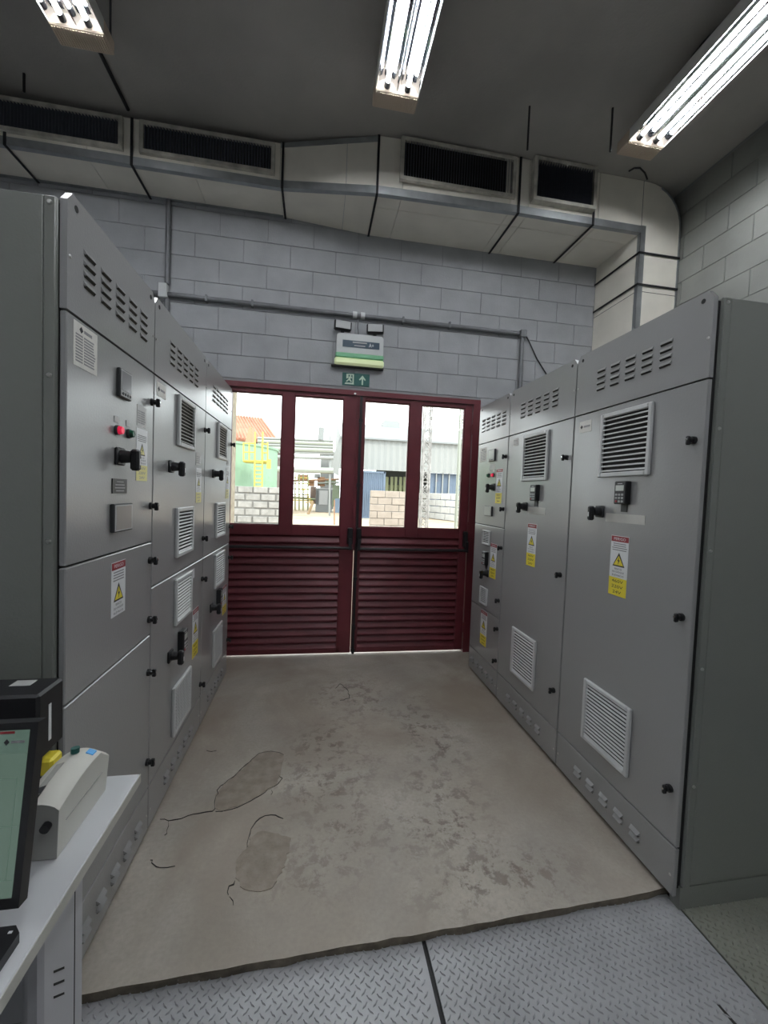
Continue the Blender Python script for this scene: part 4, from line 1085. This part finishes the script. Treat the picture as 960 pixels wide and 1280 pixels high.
gb_ = thing('grey_annex', (a.x, ya_, GZ), 'pale grey block building behind the pipe rack', 'building'); bx('wall', 'box_grey', gb_, a.x, b_.x, ya_, ya_+4, GZ, a.z); bx('roof', 'pipe_grey', gb_, a.x-.1, b_.x+.1, ya_-.1, ya_+4, a.z, a.z+.15)
# transformer box
ytr = 34.0; a = at(395, 611, 'y', ytr); b_ = at(415, 632, 'y', ytr)
tf = thing('transformer', ((a.x+b_.x)/2, ytr, GZ), 'grey transformer box on the sandy yard', 'transformer')
bx('tank_body', 'box_grey', tf, a.x, b_.x, ytr, ytr+.8, GZ, a.z, c=.03); bx('lid', 'box_light', tf, a.x-.04, b_.x+.04, ytr-.05, ytr+.85, a.z, a.z+.08)
bx('front_cover', 'box_light', tf, a.x+.27, b_.x-.37, ytr-.05, ytr, b_.z+.05, a.z-.12)
for i in range(4):
    for (xx) in (a.x+.04+i*.055, b_.x-.30+i*.075): bx('fin', 'box_grey', tf, xx, xx+.012, ytr-.10, ytr, b_.z+.05, a.z-.12)
# yellow-green stair frame with rusty parts
ys = 35.5; sf = thing('stair_frame', at(380, 640, 'y', ys), 'yellow green steel stair and frame under the pipe rack', 'stairs'); WO[sf.name] = at(380, 640, 'y', ys)
for x in (369, 374, 379, 385):
    q = MB(); q.cyl(at(x, 592, 'y', ys), Vector((at(x, 636, 'y', ys).x, ys, GZ)), .07, n=6); q.build('post', 'green_yellow', sf)
for y in (597, 604, 611, 618, 625):
    q = MB(); bar(q, (366, y), (387, y+.6), ys, .05); q.build('rail', 'rail_yellow', sf)
for i in range(7):
    a = at(379+i*1.9, 612+i*2.7, 'y', ys-.3); bx('tread', 'rail_yellow', sf, a.x-.16, a.x+.16, ys-.5, ys+.1, a.z-.06, a.z)
for (x0, y0, x1, y1, m_) in ((372, 593, 384, 600, 'rust'), (386, 600, 393, 608, 'rust'), (397, 596, 406, 608, 'rust'), (408, 598, 420, 606, 'pipe_green'), (393, 592, 400, 598, 'box_grey'), (388, 608, 395, 630, 'brown_wall'), (416, 606, 424, 634, 'pipe_green')):
    a = at(x0, y0, 'y', ys+.5); b_ = at(x1, y1, 'y', ys+.5); bx('panel', m_, sf, a.x, b_.x, ys+.5, ys+.9, b_.z, a.z, c=.02)
for (pa, pb, m_) in (((366, 601), (424, 599), 'rust'), ((396, 604), (424, 603), 'pipe_pale'), ((366, 622), (394, 624), 'pipe_green')):
    q = MB(); bar(q, pa, pb, ys+.3, .09); q.build('pipe', m_, sf)
# timber trestle and post
tm = thing('timber_ramp', at(388, 640, 'z', GZ), 'slanting timber plank on the sandy yard', 'plank'); WO[tm.name] = at(388, 640, 'z', GZ)
g0 = at(385, 643, 'z', GZ); q = MB(); q.cyl(g0, at(391, 628, 'y', g0.y), .10, n=4); q.build('plank', 'timber', tm)
q = MB(); bar(q, (382, 628), (392, 627), g0.y, .05); q.build('cross_bar', 'timber', tm)
g0 = at(418, 656, 'z', GZ); pp = thing('marker_post', g0, 'thin rusty marker post with pale blue board in the yard', 'post'); WO[pp.name] = g0
q = MB(); q.cyl(g0, at(418, 625, 'y', g0.y), .03, n=8); q.build('post', 'rust', pp)
a = at(419, 623, 'y', g0.y); b_ = at(424.5, 641, 'y', g0.y); bx('board', 'clad_blue', pp, a.x, b_.x, g0.y, g0.y+.03, b_.z, a.z)
# white shed
yw = 30.0
sh = thing('industrial_shed', at(500, 640, 'y', yw), 'large shed with white corrugated cladding and ridge vent', 'shed'); WO[sh.name] = at(500, 640, 'y', yw)
xa, xb = at(424, 590, 'y', yw).x, at(680, 590, 'y', yw).x; ze = at(500, 589, 'y', yw).z; zm = at(500, 550, 'y', yw).z
q = MB(); N = int((xb-xa)/.45); vs = []
for i in range(2*N+1):
    x = xa+(xb-xa)*i/(2*N); y = yw-(.08 if i % 2 else 0); vs += [(x, y, ze), (x, y, zm)]
q.add(vs, [(2*i, 2*i+2, 2*i+3, 2*i+1) for i in range(2*N)]); q.box(xa, xb, yw+.02, yw+.12, ze, zm); q.build('cladding', 'clad_white', sh)
zr_ = at(485, 533, 'y', yw+8).z; q = MB(); q.add([(xa, yw-.3, zm), (xb, yw-.3, zm), (xb, yw+8, zr_), (xa, yw+8, zr_), (xa, yw-.3, zm-.12), (xb, yw-.3, zm-.12), (xb, yw+8, zr_-.12), (xa, yw+8, zr_-.12)],
    [(0,1,2,3),(7,6,5,4),(0,4,5,1),(1,5,6,2),(2,6,7,3),(3,7,4,0)]); q.build('roof', 'roof_white', sh)
q = MB(); q.add([(xa, yw, ze-.6), (xa-.8, yw, ze-.1), (xa, yw, zm), (xa, yw+8, zr_), (xa, yw+8, ze)], [(0, 1, 2), (0, 2, 3, 4)]); q.build('gable', 'clad_white', sh)
a = at(478, 527, 'y', yw+8); b_ = at(499, 534, 'y', yw+8); q = MB(); q.prism([(a.x+.15, a.z+.1), (b_.x-.15, a.z+.05), (b_.x, a.z-.15), (b_.x, b_.z-.3), (a.x, b_.z-.3), (a.x, a.z-.1)], 'y', yw+7.6, yw+9); q.build('ridge_vent', 'clad_white', sh)
for (x0, x1, m_, dy) in ((536, 575, 'clad_blue', .3), (575, 640, 'clad_blue', .3)):
    a = at(x0, 600, 'y', yw+dy); b_ = at(x1, 600, 'y', yw+dy); q = MB(); N = int((b_.x-a.x)/.5); vs = []
    for i in range(2*N+1):
        x = a.x+(b_.x-a.x)*i/(2*N); y = yw+dy-(.06 if i % 2 else 0); vs += [(x, y, GZ), (x, y, ze)]
    q.add(vs, [(2*i, 2*i+2, 2*i+3, 2*i+1) for i in range(2*N)]); q.build('lower_wall', m_, sh)
for x in (545, 553, 561):
    a = at(x, 600, 'y', yw+.2); bx('wall_post', 'clad_white', sh, a.x-.04, a.x+.04, yw+.1, yw+.2, GZ, ze)
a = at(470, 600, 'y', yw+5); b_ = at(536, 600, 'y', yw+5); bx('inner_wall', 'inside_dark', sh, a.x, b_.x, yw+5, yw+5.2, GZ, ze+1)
for x in (484, 490, 495, 501, 506):
    a = at(x, 600, 'y', yw+2); bx('inner_post', 'green_yellow', sh, a.x-.10, a.x+.10, yw+2, yw+2.2, GZ, at(x, 596, 'y', yw+2).z)
a = at(486, 606, 'y', yw+2.4); b_ = at(506, 614, 'y', yw+2.4); bx('inner_panel', 'green_yellow', sh, a.x, b_.x, yw+2.4, yw+2.6, GZ, a.z)
# blue container in front of the shed
g0 = at(460, 648, 'z', GZ); a = at(452, 588.5, 'y', g0.y); b_ = at(481, 588.5, 'y', g0.y)
ct = thing('blue_container', ((a.x+b_.x)/2, g0.y, GZ), 'faded blue corrugated container beside the tan block stack', 'container')
q = MB(); N = 12; vs = []
for i in range(4*N+1):
    x = a.x+(b_.x-a.x)*i/(4*N); y = g0.y-(.05 if i % 4 in (1, 2) else 0); vs += [(x, y, GZ+.1), (x, y, a.z-.08)]
q.add(vs, [(2*i, 2*i+2, 2*i+3, 2*i+1) for i in range(4*N)]); q.box(a.x, b_.x, g0.y+.02, g0.y+2.2, GZ+.1, a.z-.05); q.build('shell', 'clad_blue', ct)
for z in (GZ+.05, a.z-.05): bx('rail', 'clad_blue', ct, a.x-.03, b_.x+.03, g0.y-.07, g0.y+.03, z-.06, z+.06)
for x in (a.x, b_.x): bx('corner_post', 'clad_blue', ct, x-.06, x+.06, g0.y-.07, g0.y+.03, GZ, a.z)
# lattice masts
def mast(px, y, wpx, label, m_='mast'):
    b0 = at(px, 640, 'y', y); w_ = wpx/F_PX*y; t = thing('lattice_mast', (b0.x, y, GZ), label, 'mast', 'lattice masts outside the right pane')
    top = at(px, 490, 'y', y).z+1.5
    for sx in (-1, 1):
        for sy in (0, 1):
            q = MB(); q.box(b0.x+sx*w_/2-.022, b0.x+sx*w_/2+.022, y+sy*w_-.022, y+sy*w_+.022, GZ, top); q.build('leg', m_, t)
    n_ = int((top-GZ)/(w_*1.1)); p = (top-GZ)/n_
    for i in range(n_):
        z = GZ+i*p; s = 1 if i % 2 else -1
        q = MB(); q.cyl((b0.x-s*w_/2, y, z), (b0.x+s*w_/2, y, z+p), .016, n=4); q.cyl((b0.x-w_/2, y, z), (b0.x+w_/2, y, z), .014, n=4)
        q.cyl((b0.x+s*w_/2, y+w_, z), (b0.x-s*w_/2, y+w_, z+p), .016, n=4); q.build('brace', m_, t)
mast(531, 13.0, 9, 'mottled grey lattice mast just right of the window bar'); mast(574, 15.0, 6, 'pale lattice mast at the right edge of the rightmost pane', 'pipe_pale')
